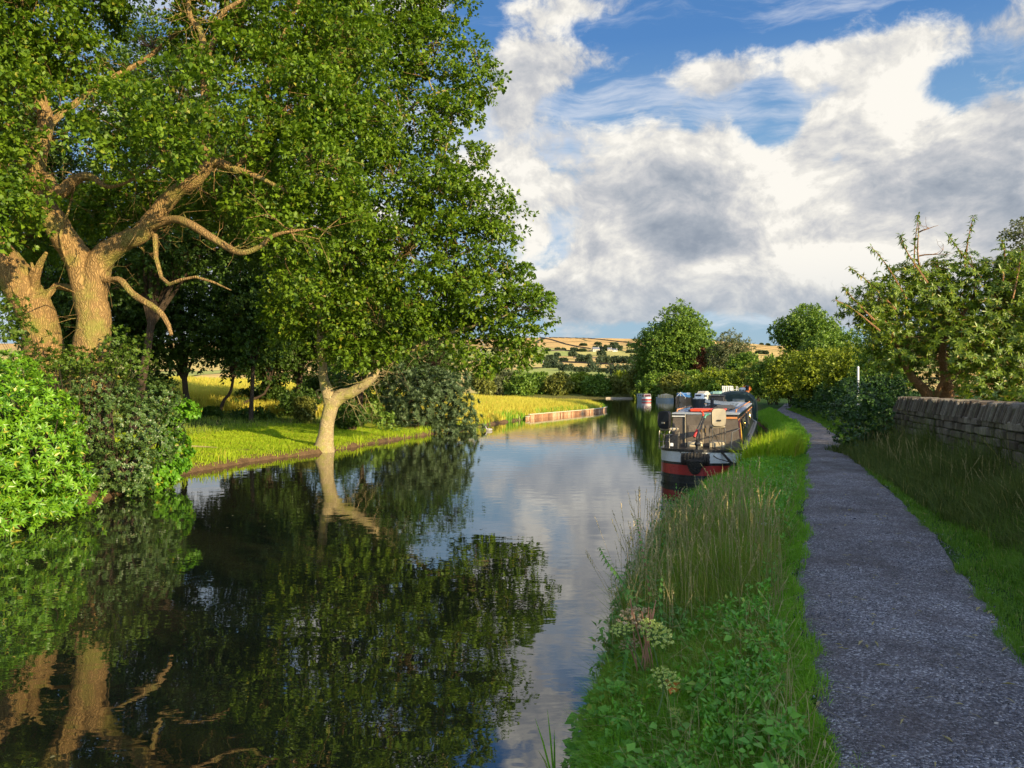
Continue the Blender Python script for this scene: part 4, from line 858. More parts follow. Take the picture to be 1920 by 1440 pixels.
def narrowboat(root, loc, L, B, hull_m, bands, deck_m, cab, side_m, roof_m, roofz, hw0=.92, hw1=.82, deckz=.8, bow=3.0, wins=(), trim_m=None):
    mb = MB(); mb.loft(hull_rings(L, B, [(-.4, 0, 0), (.10, 0, 0), (.10, .025, 0), (.15, .025, 0), (.15, 0, 0), (deckz-.06, 0, 1), (deckz-.06, .03, 1), (deckz, .03, 1), (deckz, -.06, 1), (deckz-.05, -.06, 1)], bow=bow), caps=True)
    mb.build('hull', hull_m, root)
    for nm, mm, z0, z1, smax in bands:
        o = [q for q in outline(L, B, grow=.006, bow=bow, n=16)]; half = len(o)//2; rs = [q for q in o[:half] if q[1] <= smax]; pts = [(-x, s) for x, s in reversed(rs)]+rs
        pts = [(x, (s-.006 if s < .2 else s)) for x, s in pts]
        mb = MB(); mb.loft([[(x, s, z_+.07*max(0, 1-s/3)**2*(z_/deckz)) for x, s in pts] for z_ in (z0, z1)], closed=False, caps=False); mb.build(nm, mm, root)
    s0, s1 = cab; mb = MB(); rg = []
    for s in (s0, s1):
        rg.append([(hw0, s, deckz-.04), (hw1, s, roofz-.08), (hw1-.04, s, roofz-.03), (0, s, roofz-.0), (-hw1+.04, s, roofz-.03), (-hw1, s, roofz-.08), (-hw0, s, deckz-.04)])
    mb.loft(rg); mb.build('cabin', side_m, root)
    mb = MB(); mb.loft([[(hw1+.03, s, roofz-.055), (hw1+.03, s, roofz-.02), (hw1*.5, s, roofz+.025), (0, s, roofz+.04), (-hw1*.5, s, roofz+.025), (-hw1-.03, s, roofz-.02), (-hw1-.03, s, roofz-.055)] for s in (s0-.04, s1+.04)]); mb.build('roof', roof_m, root, smooth=False)
    for sg in (1, -1):
        mb = MB(); mb.tube([(sg*(hw1-.06), s0+.4, roofz+.005), (sg*(hw1-.06), s0+.5, roofz+.06), (sg*(hw1-.06), s1-.5, roofz+.06), (sg*(hw1-.06), s1-.4, roofz+.005)], .018, 6); mb.build('handrail', trim_m or hull_m, root)
    for sg in (1, -1):
        if trim_m:
            f = .86; x_ = hw0+(hw1-hw0)*f; mb = MB(); mb.box((sg*(x_+.008), (s0+s1)/2, deckz+(roofz-deckz-.08)*f), (.014, s1-s0-.02, .045), ry=-sg*.10); mb.build('trim_stripe', trim_m, root)
        for s, w0, h0, rnd in wins:
            f = .55; x_ = hw0+(hw1-hw0)*f; zc_ = deckz+(roofz-deckz)*f; mb = MB()
            if rnd: mb.torus((sg*(x_+.02), s, zc_), w0/2, .022, 'x', 16, 6)
            else:
                for dz_ in (-h0/2, h0/2): mb.box((sg*(x_+.02-dz_*.10), s, zc_+dz_), (.03, w0, .03))
                for dy_ in (-w0/2, w0/2): mb.box((sg*(x_+.02), s+dy_, zc_), (.028, .03, h0-.03), ry=-sg*.10)
            wf = mb.build('window', brass_p if rnd else steel_p, root); mb = MB()
            if rnd: mb.tube([(sg*(x_+.0), s, zc_), (sg*(x_+.012), s, zc_)], w0/2-.01, 14)
            else: mb.box((sg*(x_+.008), s, zc_), (.012, w0-.03, h0-.03), ry=-sg*.10)
            mb.build('pane', glass_p, wf)
BH = R(18.6); bloc = (4.66, 19.2, 0)
bt = empty('narrowboat', bloc, 'nearest moored narrowboat with red and white rounded stern and two swivel seats', 'boat', None, -BH)
narrowboat(bt, bloc, 20.3, 1.08, black_p, [('red_band', red_p, .2, .43, 1.6), ('white_band', white_p, .49, .735, 1.6)], steel_p, (1.95, 17.2), black_p, roof_p, 1.74, hw0=.95, hw1=.86, trim_m=orange_p,
    wins=[(4.2, .34, .34, True), (5.6, .34, .34, True), (7.3, .9, .45, False), (9.6, .9, .45, False), (12, .34, .34, True), (14.5, .9, .45, False)])
mb = MB(); mb.loft([[(x*.97, s*1.0+.02, z_) for x, s in outline(20.3, 1.05)] for z_ in (.755, .775)]); mb.build('deck', paint('deck_paint', (.12, .12, .11), .8, .4, 6, bmp=.5), bt)
# rear bulkhead, doors, hatch
mb = MB(); mb.loft([[(.93, s, .78), (.85, s, 1.62), (-.85, s, 1.62), (-.93, s, .78)] for s in (1.90, 1.945)]); mb.build('rear_bulkhead', brown_p, bt)
for k, (x0, x1) in enumerate(((-.50, -.045), (-.035, .42))):
    mb = MB(); mb.box(((x0+x1)/2, 1.875, 1.24), (x1-x0, .04, .86), bev=.008); d_ = mb.build('door', brown_p, bt)
    mb = MB(); mb.box(((x0+x1)/2, 1.85, 1.24), (x1-x0-.12, .02, .30), bev=.006); mb.build('door_panel', paint('door_inner_paint', (.19, .155, .12), .5, .3) if k == 0 else MATS['door_inner_paint'], d_)
    mb = MB(); mb.tube([((x1-.05 if k == 0 else x0+.05), 1.845, 1.2), ((x1-.05 if k == 0 else x0+.05), 1.83, 1.32)], .012, 6); mb.build('handle', brass_p, d_)
for x_ in (-.52, -.04, .44):
    mb = MB(); mb.box((x_, 1.885, 1.24), (.016, .05, .88)); mb.build('door_post', cream_p, bt)
mb = MB(); mb.box((.64, 1.89, 1.60), (.42, .03, .05)); mb.build('corner_stripe', orange_p, bt)
mb = MB(); mb.box((-.70, 1.89, 1.63), (.36, .06, .03)); mb.build('ledge', white_p, bt)
mb = MB(); mb.loft([[(.93+.004, s0_, .8), (.93-.066, s0_, 1.55), (.93-.064, s1_, 1.55), (.93+.006, s1_, .8)] for s0_, s1_ in ((1.96, 3.0),)][0:1]+[[(.965, 1.96, .8), (.892, 1.96, 1.55), (.892, 3.0, 1.55), (.965, 3.0, .8)]]); mb.build('side_panel', maroon_p, bt)
mb = MB()   # yellow flame-shaped patch and orange oval on the side panel
pts_ = [(0, 0), (.10, .12), (.13, .3), (.09, .48), (.03, .56), (-.05, .52), (-.02, .38), (-.06, .22), (-.05, .08)]
mb.loft([[(.972-(z_+.1)*.097+dx_, 2.35+y_*1.6, .9+z_) for y_, z_ in pts_] for dx_ in (0, .006)]); mb.build('flame_patch', yellow_p, bt)
mb = MB(); mb.ell((.965, 2.38, .93), (.012, .09, .06), 10, 6); mb.build('orange_oval', orange_p, bt)
mb = MB(); mb.box((.08, 2.35, 1.81), (.92, .95, .05), bev=.02); mb.box((.08, 1.88, 1.80), (.95, .05, .08), bev=.015); mb.build('sliding_hatch', hatch_p, bt)
mb = MB()
for x_ in (-.42, .58): mb.box((x_, 2.9, 1.79), (.03, 2.1, .035))
mb.build('hatch_runners', black_p, bt)
for x0 in (-.42, .16):
    mb = MB(); mb.box((x0+.17, 1.72, .87), (.40, .20, .16), bev=.03); mb.build('locker_step', cream_p, bt)
mb = MB(); mb.box((-.80, 1.35, .96), (.36, .5, .38), bev=.02); mb.build('locker', black_p, bt)
mb = MB(); mb.box((-.80, 1.08, .90), (.09, .03, .09), bev=.01); mb.build('stern_lamp', paint('lamp_lens', (.8, .82, .85), .2, .05), bt)
# helmsman's seats on tubular frames
def seat(x, s, z, yaw, bm, rail):
    st = bpy.data.objects.new('seat', None); C.objects.link(st); st.parent = bt; st.location = (x, s, z); st.rotation_euler = (0, 0, yaw)
    mb = MB(); o = []
    for k in range(20):
        a = 2*math.pi*k/20; cx_, cz_ = math.cos(a), math.sin(a); sq = lambda v, p: math.copysign(abs(v)**p, v); o.append((.18*sq(cx_, .45), .23*sq(cz_, .45)))
    mb.loft([[(x_, -.03+.03*(abs(z_)/.23)**2+dy_, .28+z_) for x_, z_ in o] for dy_ in (-.02, .03)]); mb.build('backrest', bm, st, smooth=False)
    mb = MB(); mb.loft([[(x_*1.04, .03+.02*(abs(z_)/.23)**2+dy_, .28+z_*1.04) for x_, z_ in o] for dy_ in (-.02, .02)]); mb.build('backrest_shell', seat_blk, st)
    mb = MB(); mb.box((0, -.055, .20), (.10, .012, .045), bev=.005); mb.build('grab_slot', seat_blk if bm is seatback_p else seatback_p, st)
    mb = MB(); mb.box((0, .24, .03), (.36, .40, .06), bev=.025); mb.build('seat_pan', seatback_p, st)
    mb = MB(); zz_ = -(z-.78)
    for sx in (-.16, .16):
        mb.tube([(sx, .02, -.01), (sx, .42, -.01), (sx, .44, -.05), (sx, .44, zz_)], .014, 6); mb.tube([(sx, .02, -.01), (sx, .0, -.05), (sx, .0, zz_)], .014, 6)
    mb.tube([(-.16, 0, zz_*.6), (.16, 0, zz_*.6)], .012, 6); mb.tube([(-.16, 0, -.04), (.10, .4, zz_*.8)], .012, 6); mb.tube([(-.16, .44, zz_*.6), (.16, .44, zz_*.6)], .012, 6)
    mb.build('frame', rail, st)
seat(.42, 1.05, 1.36, R(14), seatback_p, steel_p)
seat(-.98, .98, 1.28, R(-28), seat_blk, steel_p)
# stern rail, tiller, rudder post, fender
mb = MB(); mb.tube([(-.98, .75, .8), (-1.0, .95, 1.0), (-1.0, 1.9, 1.62)], .012, 6); mb.build('stern_rail', steel_p, bt); mb = MB(); mb.tube([(.75, .45, .8), (.78, .5, 1.28), (.86, 1.2, 1.30), (.9, 1.9, 1.32)], .016, 6); mb.build('stern_rail', steel_p, bt)
mb = MB(); mb.tube([(-.04, .15, .55), (-.04, .15, .98)], .055, 10); mb.ell((-.04, .15, 1.0), (.08, .08, .07)); mb.build('rudder_post', black_p, bt)
sw = spline([(-.04, .15, .98), (-.04, .10, 1.15), (-.02, .25, 1.32), (.0, .6, 1.36), (.03, .75, 1.5), (.07, .85, 1.62)], 5)
mb = MB(); mb.tube(sw, .026, 8); tl = mb.build('tiller', black_p, bt, smooth=True)
mb = MB(); mb.tube([(.07, .85, 1.62), (.10, .9, 1.70), (.16, 1.0, 1.72)], .029, 8); mb.build('green_grip', paint('green_enamel', (.05, .25, .18), .35, .1), tl)
mb = MB(); mb.tube([(-.14, .30, 1.16), (-.08, .42, 1.34)], [.036, .028], 8); mb.build('red_grip', red_p, tl)
mb = MB(); mb.tube([(-.08, .42, 1.34), (.02, .60, 1.56), (.05, .68, 1.68)], .022, 8); mb.build('tiller_bar', black_p, tl)
mb = MB(); mb.tube(spline([(.05, .68, 1.68), (.04, .75, 1.76), (-.02, .9, 1.81), (.2, 1.2, 1.83)], 4), .024, 8); mb.build('red_pipe', hatch_p, tl)
fe = bpy.data.objects.new('stern_fender', None); C.objects.link(fe); fe.parent = bt; fe.location = (-.08, -.13, 0)
mb = MB()
for k in range(9):
    a = (k-4)/4; mb.torus((a*.30, -.02+.10*a*a, .66-.03*a*a), .105, .05, 'x', 14, 7)
for k in range(5): mb.torus((0, -.04, .60-k*.06), .19-k*.025, .05, 'z', 18, 7, sq=.8)
mb.ell((0, -.04, .34), (.11, .10, .08)); mb.build('fender_knot', rope_p, fe, smooth=True)
mb = MB()
for sx in (-1, 1):
    mb.tube([(sx*.44, .36, .82), (sx*.30, .05, .74), (sx*.12, -.16, .58)], .012, 5); mb.tube([(sx*.15, .25, .84), (sx*.08, -.04, .76)], .012, 5)
mb.build('fender_chain', steel_p, fe)
mb = MB(); mb.box((.62, .28, .83), (.07, .07, .10), bev=.01); mb.tube([(.5, .28, .86), (.74, .28, .86)], .02, 6); mb.box((.80, .45, .82), (.05, .3, .04)); mb.build('mooring_dolly', black_p, bt)
mb = MB(); mb.tube([(.30, .4, .90), (.55, .15, .80), (.78, .08, .55), (.86, .10, .40)], [.02, .03, .035, .05], 7); mb.ell((.84, .06, .47), (.10, .07, .09)); mb.tube([(.2, .2, .82), (.45, -.02, .66), (.66, .02, .6), (.82, .06, .56)], .012, 5); mb.build('hanging_rope', rope_p, bt, smooth=True)
mb = MB(); mb.tube([(.74, .28, .87), (1.4, -.4, .72), (2.1, -.9, .74), (2.3, -1.1, .62)], .012, 5); mb.build('mooring_line', rope_p, bt)
# roof clutter that is fixed to the boat
mb = MB(); mb.tube([(.05, 3.9, 1.76), (.05, 3.9, 2.05)], .05, 12); mb.torus((.05, 3.9, 1.92), .052, .012, 'z', 12, 6); mb.tube([(.05, 3.9, 2.05), (.05, 3.9, 2.10)], [.07, .06], 12); mb.build('chimney', black_p, bt, smooth=True)
for s, ry_ in ((6.2, .14), (8.0, .10)):
    mb = MB(); mb.box((.12, s, 1.90), (1.0, 1.4, .035), rx=.03, ry=ry_, bev=.008); pn_ = mb.build('solar_panel', panel_p, bt)
    mb = MB(); [mb.box((sx, s+dy_, 1.82), (.03, .03, .13)) for sx in (-.3, .5) for dy_ in (-.6, .6)]; [mb.box((sx, s, 1.80), (.034, 1.2, .03)) for sx in (-.3, .5)]; mb.box((.1, s, 1.80), (.83, .03, .026)); mb.build('panel_bracket', steel_p, pn_)
def place(root, off):   # local boat coordinates to the world
    a = -root.rotation_euler[2]; return (root.location[0]+off[0]*math.cos(a)+off[1]*math.sin(a), root.location[1]-off[0]*math.sin(a)+off[1]*math.cos(a), off[2])
def roof_thing(name, mb, mats, off, label, cat, root=None, rz=0, smooth_=False):
    root = root or bt; o = mb.build(name, mats, None, (0, 0, 0), smooth=smooth_); o.location = place(root, off); o.rotation_euler = (0, 0, root.rotation_euler[2]+rz); return tag(o, label, cat)
mb = MB(); mb.box((0, 0, .012), (.55, 1.3, .03), rx=.02); mb.box((.05, .1, .04), (.5, .9, .03), rx=.08, rz=.1); roof_thing('boat_plank', mb, wood_p, (.35, 4.6, 1.79), 'weathered boards lying flat on the nearest boat roof', 'board')
mb = MB(); mb.loft([[(.22*math.cos(a)*k, .30*math.sin(a)*k, z_) for a in np.linspace(0, 2*math.pi, 14, endpoint=False)] for z_, k in ((0, .75), (.02, .8), (.26, 1), (.28, 1.03), (.26, .95), (.05, .72))]); roof_thing('coal_tub', mb, paint('dark_tub', (.03, .035, .035), .6), (-.45, 5.0, 1.78), 'dark oval tub on the left of the nearest boat roof', 'tub')
mb = MB(); mb.box((0, 0, .16), (.5, .7, .32), bev=.03); mb.box((0, 0, .33), (.54, .74, .03), bev=.01); roof_thing('roof_box', mb, black_p, (-.2, 10.5, 1.78), 'black storage box on the nearest boat roof', 'box')
mb = MB(); mb.ell((0, 0, .10), (.35, .5, .13), 14, 8); roof_thing('folded_tarp', mb, rope_p, (-.35, 13, 1.78), 'bundled dark tarpaulin at the far end of the nearest boat roof', 'tarpaulin', smooth_=True)
# second narrowboat with the green pram hood
b2 = empty('narrowboat', (11.75, 39.8, 0), 'dark narrowboat with tall dark green canvas hood moored ahead of the red-sterned one', 'boat', None, R(-11))
narrowboat(b2, None, 14.5, 1.05, black_p, [('stern_band', paint('green_paint', (.02, .07, .05), .4), .3, .7, 1.5)], steel_p, (2.6, 12), MATS['green_paint'], paint('dark_roof_paint', (.06, .065, .07), .5), 1.95, hw0=.95, hw1=.84, trim_m=cream_p, wins=[(4.5, .8, .4, False), (7.5, .8, .4, False), (10, .36, .36, True)])
mb = MB(); arch = lambda s, k, top: [(.95*k, s, .78)]+[(.95*k*math.cos(a)**.6 if math.cos(a) > 0 else -.95*k*abs(math.cos(a))**.6, s, 1.45+(top-1.45)*math.sin(a)**.8) for a in np.linspace(.05, math.pi-.05, 12)]+[(-.95*k, s, .78)]
mb.loft([arch(.25, .8, 2.1), arch(.45, .96, 2.22), arch(1.4, 1.0, 2.27), arch(2.5, 1.0, 2.25), arch(2.65, .94, 2.1)]); ho = mb.build('pram_hood', green_p, b2)
mb = MB(); mb.loft([[(x_, .222-.10*(z_-1.5)*0, z_) for x_, z_ in ((-.35, 1.35), (.35, 1.35), (.3, 1.85), (-.3, 1.85))], [(x_, .205, z_) for x_, z_ in ((-.35, 1.35), (.35, 1.35), (.3, 1.85), (-.3, 1.85))]]); mb.build('hood_window', paint('clear_vinyl', (.25, .27, .26), .15, .3), ho)
mb = MB(); mb.tube([(.97, .5, .8), (.93, .55, 1.9)], .018, 6); mb.tube([(.99, 2.4, .8), (.95, 2.4, 1.95)], .018, 6); mb.build('hood_pole', steel_p, ho)
mb = MB()
for k in range(6): mb.box((-.25+k*.1, 0, .32), (.06, .02, .55), rx=-.5)
for z_ in (.12, .5): mb.box((0, -.12+z_*.5, z_+.03), (.62, .03, .03), rx=-.5)
mb.tube([(-.28, -.25, 0), (-.28, .35, .45)], .015, 5); mb.tube([(.28, -.25, 0), (.28, .35, .45)], .015, 5); mb.tube([(-.28, .3, 0), (-.28, -.2, .4)], .015, 5); mb.tube([(.28, .3, 0), (.28, -.2, .4)], .015, 5)
roof_thing('folding_chair', mb, white_p, (-.25, 4.0, 1.97), 'white slatted folding chair on the hooded boat roof', 'chair', b2)
for k, (x_, s_) in enumerate(((.15, 4.6), (.33, 4.9))):
    mb = MB()
    for q in (-.14, .14): mb.tube([(q, 0, 0), (q+.02, .25, .55)], .016, 5)
    for z_ in (.15, .35): mb.tube([(-.14, z_*.45, z_), (.16, z_*.45, z_)], .012, 5)
    roof_thing('drying_rack', mb, white_p, (x_, s_, 1.97), ['white rack standing just right of the folding chair', 'white rack nearest the orange flowers on the boat roof'][k], 'rack', b2, rz=.3*k)
mb = MB(); mb.loft([[(.13*k*math.cos(a), .13*k*math.sin(a), z_) for a in np.linspace(0, 2*math.pi, 12, endpoint=False)] for z_, k in ((0, .75), (.22, 1), (.24, 1.1), (.27, 1.1), (.24, .9))])
r_ = empty('flower_pot', place(b2, (.72, 3.2, 1.97)), 'pot of orange flowers beside the top of the green hood', 'plant pot'); o = mb.build('pot', paint('terracotta', (.45, .17, .08), .8), r_)
pp = rdir(200)*np.array([.22, .22, .16])+np.array([0, 0, .4]); leaf_obj('flowers', pp, rdir(200), rdir(200), .07, .05, orange_leaf, r_)
mb = MB(); mb.tube([(0, 0, 0), (0, 0, .18)], .09, 12); mb.ell((0, 0, .2), (.11, .11, .09)); roof_thing('roof_vent', mb, black_p, (.55, 1.4, 2.27), 'small black domed cap on top of the green hood', 'vent', b2, smooth_=True)
mb = MB(); mb.box((0, 0, .10), (.34, .3, .2), bev=.06); roof_thing('water_can', mb, white_p, (.35, 1.9, 2.24), 'white container on the green canvas hood', 'container', b2)

# boats in the distance
b3 = empty('cabin_cruiser', (29.3, 119, 0), 'white cabin cruiser with beige canvas cover, beyond the nearest boat roof', 'boat', None, R(150))
mb = MB(); rg = []
for s, k, zt_ in ((-2.4, .85, .75), (0, 1, .78), (1.6, .8, .85), (2.6, .4, .95), (3.1, .04, 1.0)): rg.append([(1.1*k, s, zt_), (.95*k, s, .1), (.3*k, s, -.2), (-.3*k, s, -.2), (-.95*k, s, .1), (-1.1*k, s, zt_)])
mb.loft(rg); mb.build('hull', white_p, b3)
mb = MB(); mb.loft([[(.85*k, s, .75), (.72*k, s, zt_), (-.72*k, s, zt_), (-.85*k, s, .75)] for s, k, zt_ in ((-.3, 1, 1.6), (1.2, .9, 1.6), (2.1, .6, 1.0))]); mb.build('cabin', white_p, b3)
for sg in (-1, 1):
    for s in (.1, .8):
        mb = MB(); mb.box((sg*.80, s, 1.22), (.03, .5, .3), ry=-sg*.15, bev=.008); mb.build('window', glass_p, b3)
mb = MB(); mb.box((0, 1.68, 1.32), (.9, .03, .42), rx=.98, bev=.008); mb.build('windscreen', glass_p, b3)
mb = MB(); mb.loft([[(1.0*k, s, .78), (.98*k, s, 1.5*q), (.6*k, s, 1.95*q), (-.6*k, s, 1.95*q), (-.98*k, s, 1.5*q), (-1.0*k, s, .78)] for s, k, q in ((-2.3, .9, .85), (-1.6, 1, 1), (-.4, 1, 1.0), (-.1, .9, .92))]); mb.build('canvas_cover', beige_p, b3)
for s in (-1.2, .6):
    mb = MB(); mb.ell((-1.12, s, .45), (.09, .09, .25)); mb.build('side_fender', blue_p, b3, smooth=True)
b4 = empty('narrowboat', (32.3, 141, 0), 'bright blue boat with white-framed front, end on, far up the canal', 'boat', None, R(160))
narrowboat(b4, None, 12, 1.0, black_p, [], steel_p, (2.0, 8.6), blue_p, ltblue_p, 1.55, trim_m=white_p, wins=[(4, .6, .35, False)])
mb = MB(); mb.loft([[(.85, s, .8), (.05, s, 1.75*q), (-.05, s, 1.75*q), (-.85, s, .8)] for s, q in ((8.6, 1), (10.2, .97))]); mb.build('cratch_cover', blue_p, b4)
mb = MB(); mb.tube([(.85, 10.22, .8), (0, 10.22, 1.72), (-.85, 10.22, .8)], .04, 5); mb.tube([(0, 10.23, .8), (0, 10.23, 1.72)], .035, 5); mb.box((.45, 10.3, .72), (.7, .05, .22)); mb.box((-.45, 10.3, .72), (.7, .05, .22)); mb.build('cratch_frame', white_p, b4)
mb = MB(); mb.box((0, 10.6, .55), (.5, .06, .2)); mb.build('bow_mark', red_p, b4)
b5 = empty('workboat', (29.6, 143, 0), 'low boat under a tan canvas cover, left of the blue one', 'boat', None, R(14))
mb = MB(); mb.loft(hull_rings(6, 1.0, [(-.2, 0, 0), (.5, 0, .5), (.56, .03, .5), (.5, -.06, .5)], bow=1.8)); mb.build('hull', grey_p, b5)
mb = MB(); mb.loft([[(.9*k, s, .55), (.8*k, s, 1.1*q), (0, s, 1.35*q), (-.8*k, s, 1.1*q), (-.9*k, s, .55)] for s, k, q in ((.6, .9, .95), (2.2, 1, 1.05), (4.2, .9, .9))]); mb.build('canvas_cover', tan_p, b5)
mb = MB()
for s in (1, 2.2, 3.6): mb.tube([(-.95, s, .5), (-.95, s, 1.25)], .03, 5)
mb.build('cover_post', white_p, b5)
b6 = empty('narrowboat', (24.9, 141, 0), 'small grey boat with red and white stern, farthest left of the moored boats', 'boat', None, R(3))
narrowboat(b6, None, 7.0, .85, grey_p, [('red_band', red_p, .12, .4, 1.4), ('white_band', white_p, .42, .72, 1.4)], steel_p, (1.6, 6.2), grey_p, grey_p, 1.3, hw0=.75, hw1=.66, bow=2, wins=[(3, .5, .25, False), (4.6, .5, .25, False)])
mb = MB(); mb.loft([arch(.35, .7, 1.2)[0:0] or [(x_*.72, s, .8+(z_-.78)*.42) for x_, s, z_ in arch(.35, 1, 2.2)] , [(x_*.74, 1.6, .8+(z_-.78)*.44) for x_, s, z_ in arch(.35, 1, 2.2)]]); mb.build('stern_canopy', maroon_p, b6)
mb = MB(); mb.tube([(-.62, .32, .8), (-.58, .32, 1.3), (.58, .32, 1.3), (.62, .32, .8)], .035, 6); mb.build('canopy_frame', white_p, b6)
# green upturned dinghy behind the cruiser, on the bank
mb = MB(); mb.loft([[(q*k, s, z_*k2) for q, z_ in ((.6, 0), (.45, .35), (0, .45), (-.45, .35), (-.6, 0))] for s, k, k2 in ((-1.3, .7, .8), (0, 1, 1), (1.0, .7, .9), (1.6, .1, .5))])
o = mb.build('dinghy', paint('pale_green_paint', (.3, .5, .42), .5), None, (0, 0, 0)); o.location = (33.6, 124.5, 1.5); o.rotation_euler = (0, 0, R(70)); tag(o, 'pale green upturned dinghy above the cruiser cover', 'boat')
mb = MB()
for dy_ in (-.9, .9): mb.box((0, dy_, .35), (1.4, .08, .08)); mb.box((-.5, dy_, 0), (.08, .08, .8)); mb.box((.5, dy_, 0), (.08, .08, .8))
o = mb.build('boat_trestle', wood_p, None, (0, 0, 0)); o.location = (33.6, 124.5, 1.12); o.rotation_euler = (0, 0, R(70)); tag(o, 'timber trestle carrying the upturned green dinghy', 'trestle')

# ================================================================== left bank details
random.seed(11)
pts = [np.array([float(Lf(y_))+.22+.1*math.sin(y_), y_, 0]) for y_ in (58.6, 60, 63, 66, 69, 72, 75, 78, 81, 84)]
m, t, b = base_mat('piling_timber'); g = t.nodes.new('ShaderNodeNewGeometry')
c0 = ramp(t, g.outputs['Random Per Island'], [(0, (.22, .10, .045)), (.5, (.48, .25, .12)), (1, (.62, .42, .24))]); t.links.new(mixc(t, 1.0, c0, ramp(t, noise(t, g.outputs['Position'], 5, 5, .7), [(.3, .6), (.7, 1.2)]), 'MULTIPLY'), b.inputs['Base Color']); b.inputs['Roughness'].default_value = .85
mb = MB(); cp = MB(); o0 = (pts[0][0], pts[0][1], 0)
for i in range(len(pts)-1):
    a_, c_ = pts[i], pts[i+1]; ln = np.linalg.norm(c_-a_); nb_ = int(ln/.34); an_ = math.atan2(c_[1]-a_[1], c_[0]-a_[0])
    hh_ = .33 if i > 0 else .2
    for k in range(nb_):
        q = a_+(c_-a_)*(k+.5)/nb_; mb.box((q[0], q[1], hh_/2-.15), (.30, .07, hh_+.3+random.uniform(-.05, .05)), rz=an_, rx=random.uniform(-.04, .04))
    q = (a_+c_)/2; cp.box((q[0]+.03, q[1]-.07, hh_+.03), (ln, .16, .07), rz=an_)
pil = empty('timber_piling', o0, 'orange-lit timber piling holding up the edge of the golden meadow', 'piling'); mb.build('boards', m, pil, o0); cp.build('top_rail', cream_p, pil, o0)
mb = MB(); q0 = P(1140, 747.5, 177); q1 = P(1188, 746.8, 181); mb.box(((q0[0]+q1[0])/2, 181.2, .1), (q1[0]-q0[0], .15, .4)); o = mb.build('concrete_edging', paint('pale_concrete', (.45, .38, .28), .9), None, ((q0[0]+q1[0])/2, 181.2, 0)); tag(o, 'pale low bank edging far away where the canal bends', 'edging')
# fallen branch, coot
mb = MB(); z0_ = gz(-11.4, 26.5); bp = [P(318, 828, 26.5), P(335, 822, 26.6), P(348, 825, 26.6), P(370, 822.5, 26.6), P(392, 824, 26.5), P(408, 826, 26.4)]; bp = [np.array([q[0], q[1], gz(q[0], q[1])+.07]) for q in bp]
mb.tube(bp, [.02, .035, .035, .03, .02, .008], 6, wob=.2); mb.tube([bp[1], bp[1]+np.array([.1, .3, .12])], [.02, .006], 5); tag(mb.build('fallen_branch', straw_m, None, tuple(bp[0])), 'bleached dead branch lying on the sunny lawn', 'branch')
cl = P(917, 807, 43.5); cl[2] = 0; mb = MB(); mb.loft([[(x_+.001, y_*k, .06+z_*k2) for y_, z_ in [(math.cos(a)*.09, math.sin(a)*.08) for a in np.linspace(0, 2*math.pi, 10, endpoint=False)]] for x_, k, k2 in ((-.2, .1, .3), (-.14, .8, .9), (0, 1.1, 1.1), (.12, .8, .9), (.17, .45, .8))])
mb.tube([(.13, 0, .09), (.18, 0, .16), (.19, 0, .20)], [.05, .035, .03], 8); mb.ell((.20, 0, .215), (.045, .035, .035), 10, 7); mb.tube([(.23, 0, .212), (.275, 0, .20)], [.016, .006], 6)
o = mb.build('duck', paint('duck_plumage', (.4, .38, .36), .8, .5, 20), None, (0, 0, 0), smooth=True); o.location = cl; o.rotation_euler = (0, 0, R(200)); tag(o, 'small pale duck floating by the willow bush', 'duck')

# ================================================================== the hillside: farm, hedges, trees, pylon
def on_hill(px, py):
    ys_ = np.linspace(240, 1640, 2800); X = (px-960)/F*ys_; hz = hill_h(X, ys_)
    while True:
        Zr = H-(py-YH)/F*ys_; k = np.argmax(hz >= Zr)
        if k > 0: break
        py += .5
    return np.array([X[k], ys_[k], hz[k]])
slate = paint('slate_roof', (.16, .17, .2), .7, .15); stonew = paint('farm_wall', (.55, .47, .36), .9, .15); whitew = paint('white_render', (.8, .76, .66), .9, .08)
def house(px, py, wpx, hpx, mat, rz, label, name='farmhouse'):
    q = on_hill(px, py); k = q[1]/F; W_, Hh = wpx*k, hpx*k; root = empty(name, tuple(q-np.array([0, 0, .5])), label, 'house', 'farm buildings on the hillside', rz)
    D_ = W_*.55; wh = Hh*.55; mb = MB(); mb.loft([[(-W_/2, -D_/2, 0), (W_/2, -D_/2, 0), (W_/2, D_/2, 0), (-W_/2, D_/2, 0)], [(-W_/2, -D_/2, wh+.5), (W_/2, -D_/2, wh+.5), (W_/2, D_/2, wh+.5), (-W_/2, D_/2, wh+.5)]])
    mb.add([(-W_/2, -D_/2, wh+.5), (-W_/2, D_/2, wh+.5), (-W_/2, 0, Hh+.3), (W_/2, -D_/2, wh+.5), (W_/2, D_/2, wh+.5), (W_/2, 0, Hh+.3)], [(0, 1, 2), (5, 4, 3)]); mb.build('wall', mat, root)
    mb = MB(); e = W_/2+.4; mb.loft([[(x_, -D_/2-.4, wh+.35), (x_, 0, Hh+.6), (x_, D_/2+.4, wh+.35), (x_, D_/2+.4, wh+.15), (x_, 0, Hh+.35), (x_, -D_/2-.4, wh+.15)] for x_ in (-e, e)]); rf = mb.build('roof', slate, root)
    mb = MB(); mb.box((W_*.38, 0, Hh+.9), (.9, .9, 1.6)); mb.build('chimney', stonew, rf)
    for i in range(max(2, int(W_/4))):
        mb = MB(); mb.box((-W_/2+W_*(i+.5)/max(2, int(W_/4)), -D_/2-.03, wh*.55+.4), (1.2, .1, 1.3)); mb.build('window', glass_p, root)
house(1117, 659, 13, 8, stonew, .2, 'long grey farmhouse, left of the hillside farm buildings')
